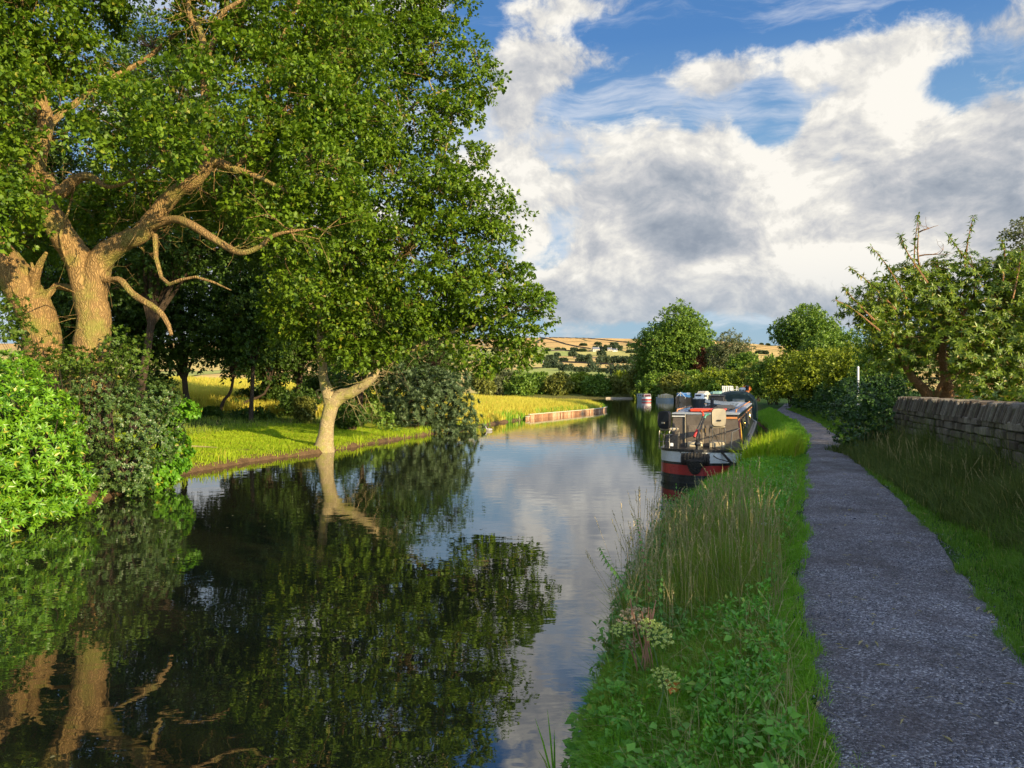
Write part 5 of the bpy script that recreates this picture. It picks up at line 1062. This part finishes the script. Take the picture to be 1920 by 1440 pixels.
house(1131, 657, 5, 7, whitew, -.3, 'narrow pale gabled house between the farmhouse and the barn')
house(1143, 658, 8, 6, stonew, .1, 'grey barn with low roof in the hillside farm')
house(1153, 659, 9, 5, whitew, -.1, 'bright white farm building, rightmost of the farm')
house(1017, 682, 6, 4, stonew, 0, 'tiny stone field barn at the left of the lower fields', 'field_barn')
nt_ = 0
def hill_tree(px, py, wpx, hpx, lab, mt=hill_leaf):
    global nt_
    q = on_hill(px, py); k = q[1]/F; nt_ += 1; random.seed(nt_); rng_n = max(3, int(wpx/hpx*2.2)); rx = wpx*k/2; hh = hpx*k
    root = empty('hillside_tree', tuple(q), lab, 'tree', 'dark trees on the hillside'); bl = [((q[0]+rx*(2*(i+.5)/rng_n-1)*.8+random.uniform(-.1, .1)*rx, q[1]+random.uniform(-.3, .3)*rx, q[2]+hh*random.uniform(.4, .55)), (max(rx/rng_n*1.5, hh*.35), max(rx/rng_n*1.5, hh*.35), hh*random.uniform(.4, .55))) for i in range(rng_n)]
    cen, rad, out = clumps(bl, 9/(hh*hh)*2, shell=.4, rcr=(hh*.12, hh*.25)); kk = cen[:, 2] > q[2]-.5; cen, rad, out = cen[kk], rad[kk], out[kk]; L = q[1]*.0016; p, D, N, l, w_ = fill(cen, rad, out, 22, L, L*.8, flat=1)
    leaf_obj('crown', p, D, N, l, w_, mt, root, tuple(q)); mb = MB()
    for c, r in bl: mb.tube([(c[0], c[1], q[2]-1), (c[0], c[1], c[2])], [hh*.05, hh*.02], 5)
    mb.build('trunk', dark_bark, root, tuple(q))
for px, py, wp, hp, lab in [(1094, 648.5, 12, 3, 'flat dark thorn clump high on the tan slope above the farm, leftmost'), (1121, 646.5, 13, 3, 'flat thorn clump directly above the farmhouse'), (1152, 648, 13, 4, 'rounded clump on the slope above the white farm building'), (1182, 649, 12, 3, 'flat thorn clump high right on the tan slope'), (1190, 652.5, 12, 3, 'lower flat thorn clump at the right of the tan slope'),
    (1120, 657, 16, 8, 'dark trees over the farmhouse roof'), (1140, 657, 16, 9, 'dark trees between the barn and the house'), (1157, 657, 20, 9, 'dark tree belt behind the white farm building'), (1198, 661, 18, 9, 'pointed dark clump right of the farm'), (1185, 662, 24, 4, 'hedge running down left of the pointed clump'),
    (1077, 659, 13, 6, 'round tree left of the farm at the wall corner'), (1093, 659.5, 14, 4, 'low trees just left of the farmhouse'), (1046, 657.5, 8, 4, 'small tree on the field wall, far left'), (1057, 657.5, 6, 3, 'tiny tree on the field wall, second from left'), (1027, 658.5, 8, 3, 'small hedge tree left on the green field'),
    (1074, 668.5, 13, 9, 'round tree in the middle field left of the dark belt'), (1045, 668, 9, 5, 'dome-shaped small tree in the middle field'), (1035, 677, 22, 10, 'broad dark dome tree above the lower hedge'), (1057, 678, 14, 6, 'low dark dome tree right of the broad one'), (1018, 678, 22, 7, 'dark tree group at the far left of the middle fields'),
    (1096, 679, 30, 12, 'dark tree belt left of the big hillside wood'), (1131, 681, 30, 13, 'left end of the big dark hillside wood'), (1160, 681, 36, 13, 'middle of the big dark hillside wood'), (1190, 682, 34, 15, 'right end of the big dark hillside wood'), (1128, 667, 14, 9, 'round trees below the farmhouse'),
    (1032, 690, 30, 12, 'lower hedge trees curving down on the left'), (1060, 695, 28, 11, 'lower hedge trees beside the tan stubble field'), (1085, 697, 16, 8, 'small round tree at the hedge gap'), (1113, 697, 22, 19, 'tall triangular dark tree in the tan field'), (1098, 698, 16, 8, 'low bush at the foot of the triangular tree'), (1130, 698, 14, 6, 'low hedge right of the triangular tree'),
    (1152, 702, 26, 18, 'left dark tree of the pair below the big wood'), (1172, 704, 26, 20, 'right dark tree of the pair below the big wood'), (1190, 700, 22, 20, 'dark tree beside the tall green tree'), (1440, 644, 5, 1.6, 'speck of a tree on the right skyline'), (1428, 644, 4, 1.2, 'smallest speck of a tree on the right skyline'), (1428, 664, 26, 5, 'hedge across the green field at the right')]:
    hill_tree(px, py, wp, hp, lab)
# field walls on the hill
def field_wall(pl_, lab):
    mb = MB(); prev = None; first = None
    for (a, b_), (c, d_) in zip(pl_[:-1], pl_[1:]):
        for k in range(14):
            q = on_hill(a+(c-a)*k/13, b_+(d_-b_)*k/13)
            if first is None: first = q
            if prev is not None and np.linalg.norm(q-prev) > 1:
                mid = (q+prev)/2; l_ = np.linalg.norm((q-prev)[:2]); s_ = math.atan2(q[2]-prev[2], l_); mb.box(mid+np.array([0, 0, .7]), (l_*1.02, 1.2, 2.2), rz=math.atan2(q[1]-prev[1], q[0]-prev[0]), ry=-s_)
            prev = q
    tag(mb.build('field_wall', MATS['wall_core_stone'], None, tuple(first)), lab, 'wall', 'field walls on the hillside')
field_wall([(1012, 633), (1035, 637.5), (1062, 646), (1085, 651), (1108, 654.5)], 'dark field wall slanting down from the left skyline to the farm')
field_wall([(1030, 629.5), (1070, 632), (1130, 637.5), (1170, 642), (1225, 648)], 'long field wall crossing the tan moor below the skyline')
field_wall([(1013, 658.8), (1050, 657.8), (1108, 659.5)], 'level field wall left of the farmhouse')
field_wall([(1075, 671), (1120, 672)], 'short field wall under the middle round tree')
field_wall([(1055, 679.5), (1100, 681.5), (1150, 684)], 'field wall above the tan stubble field')
q = on_hill(905, 662); k = q[1]/F; hp_ = 34*k; pyl = MB(); w0 = hp_*.11
cor = lambda f, sx, sy: (sx*w0*(1-f*.85), sy*w0*(1-f*.85), hp_*f)
for sx in (-1, 1):
    for sy in (-1, 1): pyl.tube([cor(0, sx, sy), cor(1, sx, sy)], .35, 4)
for i in range(7):
    f0, f1 = i/7, (i+1)/7
    for a_, b_ in (((-1, -1), (1, -1)), ((1, -1), (1, 1)), ((1, 1), (-1, 1)), ((-1, 1), (-1, -1))): pyl.tube([cor(f0, *a_), cor(f1, *b_)], .2, 3); pyl.tube([cor(f0, *b_), cor(f1, *a_)], .2, 3)
for f, e in ((.68, .2), (.8, .24), (.92, .17)): pyl.tube([(-hp_*e, 0, hp_*f), (0, 0, hp_*(f+.03)), (hp_*e, 0, hp_*f)], .3, 4)
o = pyl.build('pylon', paint('galvanised', (.4, .42, .44), .5, metal=.3), None, (0, 0, 0)); o.location = q; tag(o, 'faint steel lattice pylon on the hill seen through oak leaves', 'pylon')

# ================================================================== grass, weeds and meadow
verge_m = foliage('verge_blades', (.06, .17, .014), (.24, .42, .04), (.4, .36, .14), .4, .5, .3, 1.5)
def blades(name, Pb, h, w_, mat, label, lean=.35, loc=None, root=None, twist=1.0):
    n = len(Pb); h = np.broadcast_to(h, (n,))[:, None]; w_ = np.broadcast_to(w_, (n,))[:, None]; a = rng.random(n)*6.283
    D = np.stack([np.cos(a), np.sin(a), a*0], 1); ln = (rng.random(n)**1.3*lean*1.8)[:, None]; b_ = rng.random(n)*6.283; S = np.stack([np.cos(b_), np.sin(b_), a*0], 1)
    up = np.array([0, 0, 1.0]); p1 = Pb+up*h*.55+D*h*ln*.25; p2 = Pb+up*h*(1-.35*ln)+D*h*ln
    V = np.stack([Pb-S*w_*.5, Pb+S*w_*.5, p1-S*w_*.4, p1+S*w_*.4, p2], 1).reshape(-1, 3); k = np.arange(n)*5
    T_ = np.concatenate([np.stack([k, k+1, k+3], 1), np.stack([k, k+3, k+2], 1), np.stack([k+2, k+3, k+4], 1)])
    o = raw(name, V, T_, mat, root, loc)
    if label: tag(o, label, None, kind='stuff')
    return o
def scatter(n, ymin, ymax, xa, xb, pw=1.3):
    u = rng.random(n); e = 1-pw; y = ((ymax**e-ymin**e)*u+ymin**e)**(1/e) if abs(e) > 1e-3 else ymin*(ymax/ymin)**u
    x0, x1 = xa(y), xb(y); return x0+(x1-x0)*rng.random(n), y, (x1-x0)
ax = lambda ys_, xs_: (lambda y: np.interp(y, ys_, xs_))
Rg = lambda off: (lambda y: Rf(y)+off)
PLg = lambda off: (lambda y: np.interp(y, PYs, PL)+off+.10*fbm(y, y*0, 1.4)+.05*fbm(y, y*0, 5))
PRg = lambda off: (lambda y: np.interp(y, PRy, PR)+off+.09*fbm(y+5, y*0, 1.4)+.05*fbm(y, y*0, 5))
def on_ground(x, y, dz=-.02): return np.stack([x, y, ground_z(x, y)+dz], 1)
# near bank, between water and path
x, y, wd = scatter(210000, 2.4, 60, Rg(.05), PLg(.04), 1.35); k = np.interp(y, [2, 8, 20, 60], [1, 1.5, 2.8, 6]); tuft = .5+.5*fbm(x, y, 2.3); edge = np.clip((PLg(0)(y)-x)/.5, .35, 1)
clump = .5+.5*fbm(x*1.7+4, y*1.7, 3.1)
sel = rng.random(len(x)) < (.6+.4*(fbm(x, y, 5) > -.35)); x, y, k, tuft, clump, edge = x[sel], y[sel], k[sel], tuft[sel], clump[sel], edge[sel]
blades('bank_grass', on_ground(x, y), (.11+.24*tuft*clump*np.clip((PLg(0)(y)-x)/1.0, .35, 1)+.09*rng.random(len(x)))*edge*np.interp(y, [3, 20, 60], [1, 1.2, 1.6]), .0055*k, grass_m, 'lush green grass between the water and the towpath', .75)
x, y, wd = scatter(90000, 3.6, 60, PRg(-.05), lambda y: np.interp(y, [0, 18.9, 21, 60], [4.35, 9.5, 11, 22.3]), 1.35); k = np.interp(y, [2, 8, 20, 60], [1, 1.5, 2.8, 6]); tuft = .5+.5*fbm(x+3, y, 2.1); edge = np.clip((x-PRg(0)(y))/.6, .3, 1.3)
blades('verge_grass', on_ground(x, y), (.09+.24*tuft+.08*rng.random(len(x)))*edge*np.interp(y, [3, 20, 60], [1, 1.2, 1.6]), .0055*k, verge_m, 'green verge grass between the towpath and the wall', .75)
# tall seeding grass at the water's edge
x, y, wd = scatter(36000, 4.6, 21, Rg(.05), Rg(1.75), 1.2); dd = 1-np.clip((x-Rf(y)-.1)/1.6, 0, 1)**1.5; hh = (.22+.55*dd*(.55+.45*fbm(x, y, 1.2)))*np.interp(y, [5, 6.2, 9, 11, 12, 13, 16, 21], [.55, 1.1, 1.1, .55, .35, .22, .2, .3]); sel = x < PLg(-.15)(y); x, y, hh = x[sel], y[sel], hh[sel]; k = np.interp(y, [4, 20], [1, 2.2])
blades('tall_bank_grass', on_ground(x, y), hh*rng.uniform(.6, 1.15, len(x)), .006*k, tall_m, 'tall seeding grass standing along the near water edge', .45)
def seed_grass(name, x, y, h, mat, label, r=.0022, head=.11):
    n = len(x); b0 = on_ground(x, y, 0); a = rng.random(n)*6.283; ln = rng.random(n)*.35; tip = b0+np.stack([np.cos(a)*ln*h, np.sin(a)*ln*h, h*(1-.2*ln)], 1); mid = b0*.45+tip*.55+np.array([0, 0, .05])*h[:, None]-np.stack([np.cos(a)*ln*h*.25, np.sin(a)*ln*h*.25, 0*h], 1)
    kk = np.interp(y, [4, 20], [1, 2.4])[:, None]; S = unit(np.cross(tip-b0, rdir(n))); S2 = unit(np.cross(tip-b0, S)); V = []
    for p, q in ((b0, 1), (mid, .8), (tip, .4)):
        for k in range(3): V.append(p+(math.cos(k*2.094)*S+math.sin(k*2.094)*S2)*r*q*kk)
    V = np.stack(V, 1).reshape(-1, 3); i0 = (np.arange(n)*9)[:, None]; Q = []
    for j in range(2):
        for k in range(3): Q.append(np.concatenate([i0+j*3+k, i0+j*3+(k+1) % 3, i0+j*3+3+(k+1) % 3, i0+j*3+3+k], 1))
    Q = np.concatenate(Q); base = len(V); m_ = 16; ci = np.repeat(np.arange(n), m_); t_ = np.tile(np.linspace(0, 1, m_), n)[:, None]; dr_ = unit(tip-mid)[ci]
    L_ = head*kk[ci]**.5*.36*rng.uniform(.7, 1.2, len(ci))[:, None]*(.5+.5*np.sin(t_*3.1)); Pp = tip[ci]-dr_*head*(1-t_)*1.4*kk[ci]**.5; D = unit(dr_+rdir(len(ci))*.45); S = unit(np.cross(D, rdir(len(ci)))); w1 = L_*.28
    V2 = np.stack([Pp, Pp+D*L_*.25+S*w1*.5, Pp+D*L_*.5, Pp+D*L_*.25-S*w1*.5], 1).reshape(-1, 3)
    o = raw(name, np.concatenate([V, V2]), np.concatenate([Q, base+np.arange(4*len(ci)).reshape(-1, 4)]), mat); tag(o, label, None, kind='stuff'); return o
x, y, wd = scatter(700, 5.6, 19, Rg(.1), Rg(1.4), 1.2); seed_grass('seeding_grass', x, y, rng.uniform(.5, 1.0, len(x))*np.interp(y, [6, 7, 9, 11, 12, 13, 20], [.9, 1.05, .95, .5, .3, .2, .25]), straw_m, 'straw-coloured seed heads above the bank grass')
x, y, wd = scatter(46, 6.4, 9.0, Rg(-.02), Rg(.3), 1.2); seed_grass('feathery_grass', x, y, rng.uniform(.7, 1.2, len(x)), umbel_brown, 'tall brown feathery grasses leaning over the water')
x, y, wd = scatter(700, 8, 20, lambda y: np.interp(y, WY, WX)-1.1, lambda y: np.interp(y, WY, WX)-.15, 1.1); x, y = x[:260], y[:260]; seed_grass('dry_wall_weeds', x, y, rng.uniform(.3, .8, len(x)), straw_m, 'dry grey seed stalks standing against the wall')
# sunlit tuft by the boat
x, y, wd = scatter(2600, 16.8, 19.2, Rg(.5), Rg(1.5), 1.2); x = x+.2; blades('sedge_tuft', on_ground(x, y), rng.uniform(.35, .8, len(x)), .016, lawn_m, 'yellow sunlit sedge tuft against the nearest boat', .5)
x, y, wd = scatter(5200, 3.4, 16, Rg(.2), PLg(-.12), 1.3); kk = fbm(x, y, 3.3) > -.1; x, y = x[kk], y[kk]; n = len(x); c = on_ground(x, y, 0); c[:, 2] += .05+rng.random(n)*.18; m_ = 4; ci = np.repeat(np.arange(n), m_); sc_ = np.interp(y, [3, 16], [1, 1.8])[ci]
o = leaf_obj('bank_herbs', c[ci]+rdir(len(ci))*.015, unit(rdir(len(ci))+np.array([0, 0, .2])), unit(rdir(len(ci))*.7+np.array([0, 0, 1])), rng.uniform(.02, .05, len(ci))*sc_, .018*sc_, broad_m, shape='f'); tag(o, 'small clover and plantain leaves among the bank grass', kind='stuff')
x, y, wd = scatter(2600, 3.2, 14, Rg(.3), PLg(-.05), 1.3); blades('dead_grass', on_ground(x, y), rng.uniform(.12, .4, len(x)), .004*np.interp(y, [3, 14], [1, 2]), straw_m, 'bleached dead stalks scattered through the bank grass', 1.0)
weed_m = foliage('wall_weed', (.05, .085, .02), (.20, .25, .06), (.4, .34, .12), .3, .6, .2, 2)
# clover heads
x, y, wd = scatter(150, 6.5, 11, lambda y: np.interp(y, PYs, PL)-1.3, lambda y: np.interp(y, PYs, PL)-.25, 1.2); kk = fbm(x, y, 2.6) > .1; x, y = x[kk], y[kk]; c = on_ground(x, y, .17); ci = np.repeat(np.arange(len(x)), 7)
o = leaf_obj('clover_flowers', c[ci], rdir(len(ci)), rdir(len(ci)), .022, .02, clover_m); tag(o, 'scattered small white clover heads in the bank grass', kind='stuff')
x, y, wd = scatter(42000, 4, 20, lambda y: np.interp(y, WY, WX)-1.5, lambda y: np.interp(y, WY, WX)-.05, 1.1); q = 1-np.clip((np.interp(y, WY, WX)-x)/1.5, 0, 1)
blades('wall_weeds', on_ground(x, y), (.25+1.35*q*(.65+.5*fbm(x, y, 2)))*rng.uniform(.5, 1.15, len(x)), .010, weed_m, 'rank dull weeds growing up against the stone wall', .5)
x, y, wd = scatter(26000, 5, 20, lambda y: np.interp(y, WY, WX)-1.35, lambda y: np.interp(y, WY, WX)-.06, 1.1); q = 1-np.clip((np.interp(y, WY, WX)-x)/1.35, 0, 1); b0 = on_ground(x, y, 0); b0[:, 2] += rng.random(len(x))*(.1+.7*q*(.6+.4*fbm(x, y, 2)))
o = leaf_obj('wall_nettles', b0, unit(rdir(len(x))+np.array([0, 0, .1])), unit(rdir(len(x))*.5+np.array([0, 0, 1])), rng.uniform(.05, .11, len(x)), .05, weed_m); tag(o, 'nettle and bramble leaves crowding the foot of the wall', kind='stuff')
# broad-leaved ground cover in the near corner
x, y, wd = scatter(2600, 3.1, 5.9, Rg(-.10), Rg(1.0), 1.2); qd = np.clip((x-Rf(y))/1.05, 0, 1); keep = rng.random(len(x)) > qd**1.3*np.interp(y, [3, 6], [.85, 1.3])+.35*(fbm(x, y, 4) < -.1); x, y = x[keep], y[keep]; n = len(x); c = on_ground(x, y, 0); c[:, 2] += (rng.random(n)*.26+.03)*np.interp(y, [3, 6], [1, .8])*(.7+.5*fbm(x, y, 3))
m_ = 3; ci = np.repeat(np.arange(n), m_); a = np.tile(np.arange(m_)*2*math.pi/m_, n)+np.repeat(rng.random(n)*6, m_); a = a+rng.normal(size=len(a))*.35; D = np.stack([np.cos(a), np.sin(a), rng.uniform(-.45, .6, len(a))], 1); L_ = np.repeat(rng.uniform(.03, .085, n), m_)*rng.uniform(.7, 1.2, n*m_)
o = leaf_obj('broad_leaved_plants', c[ci]+unit(D)*.008, D, unit(rdir(len(ci))*.6+np.array([0, -.3, 1])), L_, L_*.66, broad_m, shape='f', fold=.12); tag(o, 'dense broad-leaved ground cover at the near corner of the bank', kind='stuff')
x, y, wd = scatter(2200, 5.5, 13, Rg(0), Rg(.95), 1.2); c = on_ground(x, y, 0); c[:, 2] += rng.random(len(x))*.6*(1-np.clip((x-Rf(y))/1.2, 0, 1)); m_ = 4; ci = np.repeat(np.arange(len(x)), m_)
o = leaf_obj('bank_nettles', c[ci]+rdir(len(ci))*.02, unit(rdir(len(ci))+np.array([0, 0, -.1])), unit(rdir(len(ci))*.5+np.array([0, 0, 1])), rng.uniform(.035, .07, len(ci)), .028, nettle_m, shape='f'); tag(o, 'nettle leaves mixed through the tall bank grass', kind='stuff')
# single plants at the water's edge
def nettle(pts, label, r=.006, leafsize=.075, grp=None, brown=False):
    pts = [np.array(p) for p in pts]; loc = tuple(pts[0]); root = empty('nettle_plant', loc, label, 'plant', grp); s = spline(pts, 8); mb = MB(); mb.tube([p-pts[0] for p in s], list(np.linspace(r, r*.3, len(s))), 6); mb.build('stem', stem_red if brown else stem_green, root)
    P_ = []; D_ = []; L_ = []
    for i, p in enumerate(s[3:]):
        f = i/len(s); ax_ = unit(np.array(s[min(i+4, len(s)-1)])-np.array(s[i+2])); u = unit(np.cross(ax_, [0, 1, .3])); v = np.cross(ax_, u)
        for sg in (1, -1):
            dd_ = (u if i % 2 else v)*sg+np.array([0, 0, -.35]); P_.append(p-pts[0]); D_.append(dd_); L_.append(leafsize*(1-.65*f)*random.uniform(.8, 1.15))
    P_ = np.array(P_); leaf_obj('leaves', P_, np.array(D_), unit(rdir(len(P_))*.2+np.array([0, 0, 1])), np.array(L_), np.array(L_)*.5, nettle_m, root, None, shape='f')
nettle([P(1200, 1180, 5.80), P(1185, 1120, 5.80), P(1160, 1080, 5.75), P(1138, 1052, 5.70), P(1124, 1026, 5.70)], 'nettle stem leaning far out over the water, leftmost of the weeds', .007, .08)
nettle([P(1222, 1160, 6.20), P(1216, 1100, 6.20), P(1206, 1040, 6.20), P(1198, 1000, 6.20), P(1194, 972, 6.20)], 'upright nettle gone brown at its tip beside the feathery grasses', .007, .07, brown=True)
nettle([P(1246, 1250, 5.40), P(1242, 1180, 5.40), P(1236, 1120, 5.40), P(1240, 1080, 5.40)], 'leafy green nettle among the tall grass behind the yellow umbel', .007, .085)
nettle([P(1176, 1330, 5.00), P(1168, 1260, 5.00), P(1172, 1220, 5.00), P(1178, 1190, 5.00)], 'yellowing leafy stem at the very edge of the water', .007, .09)
def umbel(foot, top, rad, mat, label, tilt=(0, 0, 1), stem=stem_green, rays=22):
    foot, top = np.array(foot), np.array(top); root = empty('hogweed', tuple(foot), label, 'plant'); mb = MB(); mb.tube([q-foot for q in spline([foot, foot*.5+top*.5+np.array([.01, 0, .02]), top], 5)], .005, 6)
    ax_ = unit(np.array(tilt, float)); u = unit(np.cross(ax_, [0, 1, .1])); v = np.cross(ax_, u); P_ = []
    for k in range(rays):
        a = k*2.4; q = math.sqrt((k+.5)/rays); e = top-foot+(u*math.cos(a)+v*math.sin(a))*rad*q+ax_*rad*(.75-.25*q*q); mb.tube([top-foot, (top-foot+e)/2+ax_*.004, e], .0014, 4, cap=False); P_ += [e+rdir(1)[0]*np.array([1, 1, .35])*rad*.13*random.random() for _ in range(26)]
    mb.build('stem', stem, root); P_ = np.array(P_); leaf_obj('flower_head', P_, unit(rdir(len(P_))+np.array([0, 0, .6])), rdir(len(P_)), rad*.12, rad*.10, mat, root)
umbel(P(1210, 1270, 5.1), P(1168, 1190, 5.1), .085, umbel_m, 'pale flat umbel on a bare stalk leaning over the water', (-.2, -.2, 1), rays=26)
umbel(P(1215, 1300, 5.2), P(1192, 1172, 5.2), .12, umbel_brown, 'brown seeding umbel at the left of the umbels', (-.1, -.3, 1), stem_red)
umbel(P(1240, 1320, 5.0), P(1222, 1200, 5.0), .12, umbel_m, 'large yellow-green umbel above the reddish stems', (.4, -.5, 1), rays=34)
umbel(P(1232, 1340, 4.3), P(1244, 1282, 4.3), .085, umbel_m, 'middle yellow umbel by the orange leaf', (.3, -.5, 1), rays=28)
umbel(P(1262, 1420, 4.3), P(1270, 1362, 4.3), .09, umbel_m, 'lowest yellow umbel drooping among broad leaves', (.6, -.4, .8), rays=28)
umbel(P(1200, 1300, 5.15), P(1182, 1216, 5.15), .07, umbel_brown, 'small brown umbel just under the pale leaning one', (-.2, -.3, 1), stem_red)
mb = MB()
for k in range(9): a_ = P(1205+random.uniform(-8, 20), 1330, 5.15); mb.tube(spline([a_, a_+np.array([random.uniform(-.05, .05), 0, .3]), a_+np.array([random.uniform(-.15, .12), 0, random.uniform(.5, .75)])], 5), .0045, 5)
c0_ = P(1212, 1330, 5.15); tag(mb.build('dock_plant', stem_red, None, tuple(c0_)), 'bunch of dry reddish dock stems below the umbels', 'plant')
q = P(1262, 1287, 4.6); n = 5; tag(leaf_obj('dead_leaf', np.repeat(q[None], n, 0)+rdir(n)*.01, rdir(n), rdir(n), .07, .045, orange_leaf, None, tuple(q), shape='f'), 'curled orange dead leaf among the green bank plants', 'leaf')
def reed(foot, tops, label):
    foot = np.array(foot); P_ = []; mb = MB()
    for tp in tops:
        tp = np.array(tp); m1 = foot*.4+tp*.6+np.array([.0, 0, .02]); s_ = unit(np.cross(tp-foot, [0, 1, 0])); w0 = .006; ring = []
        for p, k in ((foot, .6), (foot*.7+tp*.3, 1), (m1, .8), (tp, .08)):
            p = p-foot; ring.append([tuple(p-s_*w0*k), tuple(p+np.array([0, -.0015, 0])), tuple(p+s_*w0*k), tuple(p+np.array([0, .0015, 0]))])
        mb.loft(ring)
    tag(mb.build('reed', grass_m, None, (0, 0, 0)), label, 'reed').location = foot
reed(P(1040, 1470, 4.62), [P(1026, 1328, 4.6), P(1003, 1345, 4.6), P(1039, 1366, 4.6), P(1009, 1405, 4.6)], 'few thin reed blades rising from the water, bottom centre')
reed(P(1180, 1380, 5.2), [P(1148, 1270, 5.3), P(1130, 1205, 5.5), P(1135, 1290, 5.1)], 'thin grass blades arching from the corner of the bank over water')
# left lawn, meadow
x = rng.uniform(-16, -4, 300000); y = rng.uniform(20, 40, 300000); dl = (Lf(y)-x)*.93; kk = (dl > .1) & (dl < 8) & (rng.random(len(x)) < .55); x, y = x[kk], y[kk]
blades('lawn_grass', on_ground(x, y), rng.uniform(.04, .13, len(x))*(1+.6*fbm(x, y, 1.5)), .020, lawn_m, 'short sunlit lawn under the leaning oak on the far bank', .9)
x = rng.uniform(-16, 0, 60000); y = rng.uniform(20, 50, 60000); dl = (Lf(y)-x)*.93; kk = (dl > .0) & (dl < .55) & (fbm(x, y, .9) > -.15); x, y = x[kk], y[kk]
blades('bank_tussocks', on_ground(x, y), rng.uniform(.12, .38, len(x)), .022, lawn_m, 'longer grass tussocks on the edge of the far bank', .7)
x = rng.uniform(-40, 12, 330000); y = rng.uniform(46, 92, 330000)**1.0; dl = (Lf(y)-x)*.93; kk = (dl > .15) & ((dl < 26) | (rng.random(len(x)) < .3)) & (y < 90); x, y, dl = x[kk], y[kk], dl[kk]
blades('meadow_grass', on_ground(x, y), rng.uniform(.45, .95, len(x))*np.clip(.6+dl*.3, .6, 1.1)*(1+.2*fbm(x, y, .5)), .05, gold_m, 'golden waist-high meadow grass beyond the timber piling', .35)
x = rng.uniform(-6, 12, 40000); y = rng.uniform(46, 92, 40000); dl = (Lf(y)-x)*.93; kk = (dl > -.05) & (dl < .9) & (fbm(x, y, .5) > -.2) & (y < 90); x, y = x[kk], y[kk]
blades('meadow_edge_weeds', on_ground(x, y), rng.uniform(.3, .8, len(x)), .05, grass_m, 'green weeds along the water side of the golden meadow', .5)
x = rng.uniform(-30, -4, 40000); y = rng.uniform(30, 56, 40000); dl = (Lf(y)-x)*.93; kk = (dl > 6) & (dl < 18); x, y = x[kk], y[kk]
blades('woodland_grass', on_ground(x, y), rng.uniform(.08, .35, len(x)), .025, tall_m, 'sparse shaded grass below the wood', .6)

# loose stones and litter on the path
n = 9000; x, y, wd = scatter(n, 3.0, 13, PLg(-.04), PRg(.04), 1.5); u_ = (x-PLg(0)(y))/(PRg(0)(y)-PLg(0)(y)); pz = np.maximum(ground_z(x, y), .7)+.012+.035*np.sin(np.pi*np.clip(u_, 0, 1))
c = np.stack([x, y, pz], 1); r_ = rng.uniform(.003, .008, n)*np.interp(y, [3, 13], [1, 1.7]); q = rng.random(n) < .02; r_[q] *= 1.8
A_ = [c+rdir(n)*r_[:, None]*1.0 for _ in range(4)]; A_.append(c+np.array([0, 0, 1])*r_[:, None]*.8); V = np.stack(A_, 1).reshape(-1, 3); k = np.arange(n)*5
T_ = np.concatenate([np.stack([k+a_, k+b_, k+c_], 1) for a_, b_, c_ in ((0, 1, 4), (1, 2, 4), (2, 3, 4), (3, 0, 4), (0, 1, 2), (0, 2, 3))])
m, t, b = base_mat('loose_gravel'); g = t.nodes.new('ShaderNodeNewGeometry'); t.links.new(ramp(t, g.outputs['Random Per Island'], [(0, (.06, .06, .07)), (.6, (.2, .2, .23)), (.92, (.42, .42, .44)), (1, (.5, .42, .3))]), b.inputs['Base Color']); b.inputs['Roughness'].default_value = .75
tag(raw('loose_stones', V, T_, m), 'loose chips of crushed stone lying on the towpath', None, kind='stuff')
x, y, wd = scatter(150, 3.2, 20, PLg(-.02), PRg(.02), 1.2); n = len(x); c = np.stack([x, y, np.maximum(ground_z(x, y), .7)+.055], 1); D = rdir(n)*np.array([1, 1, .05]); sc_ = np.interp(y, [3, 20], [1, 1.8])
tag(leaf_obj('path_litter', c, D, np.tile([0, 0, 1.], (n, 1))+rdir(n)*.2, rng.uniform(.03, .09, n)*sc_, rng.uniform(.004, .02, n)*sc_, straw_m), 'bits of straw and dry leaf dropped on the towpath', None, kind='stuff')
for nm_, fa, fb, sg in (('path_edge_grass', PLg(-.02), PLg(.13), 1), ('path_edge_grass', PRg(-.12), PRg(.02), -1)):
    x, y, wd = scatter(9000, 3.0, 40, fa, fb, 1.3); kk = fbm(x*2, y*2, 3) > .05; x, y = x[kk], y[kk]; k = np.interp(y, [3, 20, 40], [1, 2.4, 4])
    blades(nm_, np.stack([x, y, np.maximum(ground_z(x, y), .7)-.0], 1), (.03+.08*rng.random(len(x)))*k**.4, .004*k, grass_m if sg > 0 else verge_m, ['grass creeping over the canal-side edge of the gravel', 'grass creeping over the wall-side edge of the gravel'][sg < 0], .9)
# floating leaves
n = 260; x = rng.uniform(-9, 2, n)+0; y = rng.uniform(5, 26, n); kk = (x > Lf(y)+.2) & (x < Rf(y)-.3) & ((fbm(x, y, .3) > .25) | (x < Lf(y)+1.5)); x, y = x[kk], y[kk]; n = len(x)
tag(leaf_obj('floating_leaves', np.stack([x, y, x*0+.004], 1), rdir(n)*np.array([1, 1, 0]), np.tile([0, 0, 1.], (n, 1)), rng.uniform(.03, .07, n), .035, straw_m, fold=.02), 'few fallen leaves floating on the still water', None, kind='stuff')
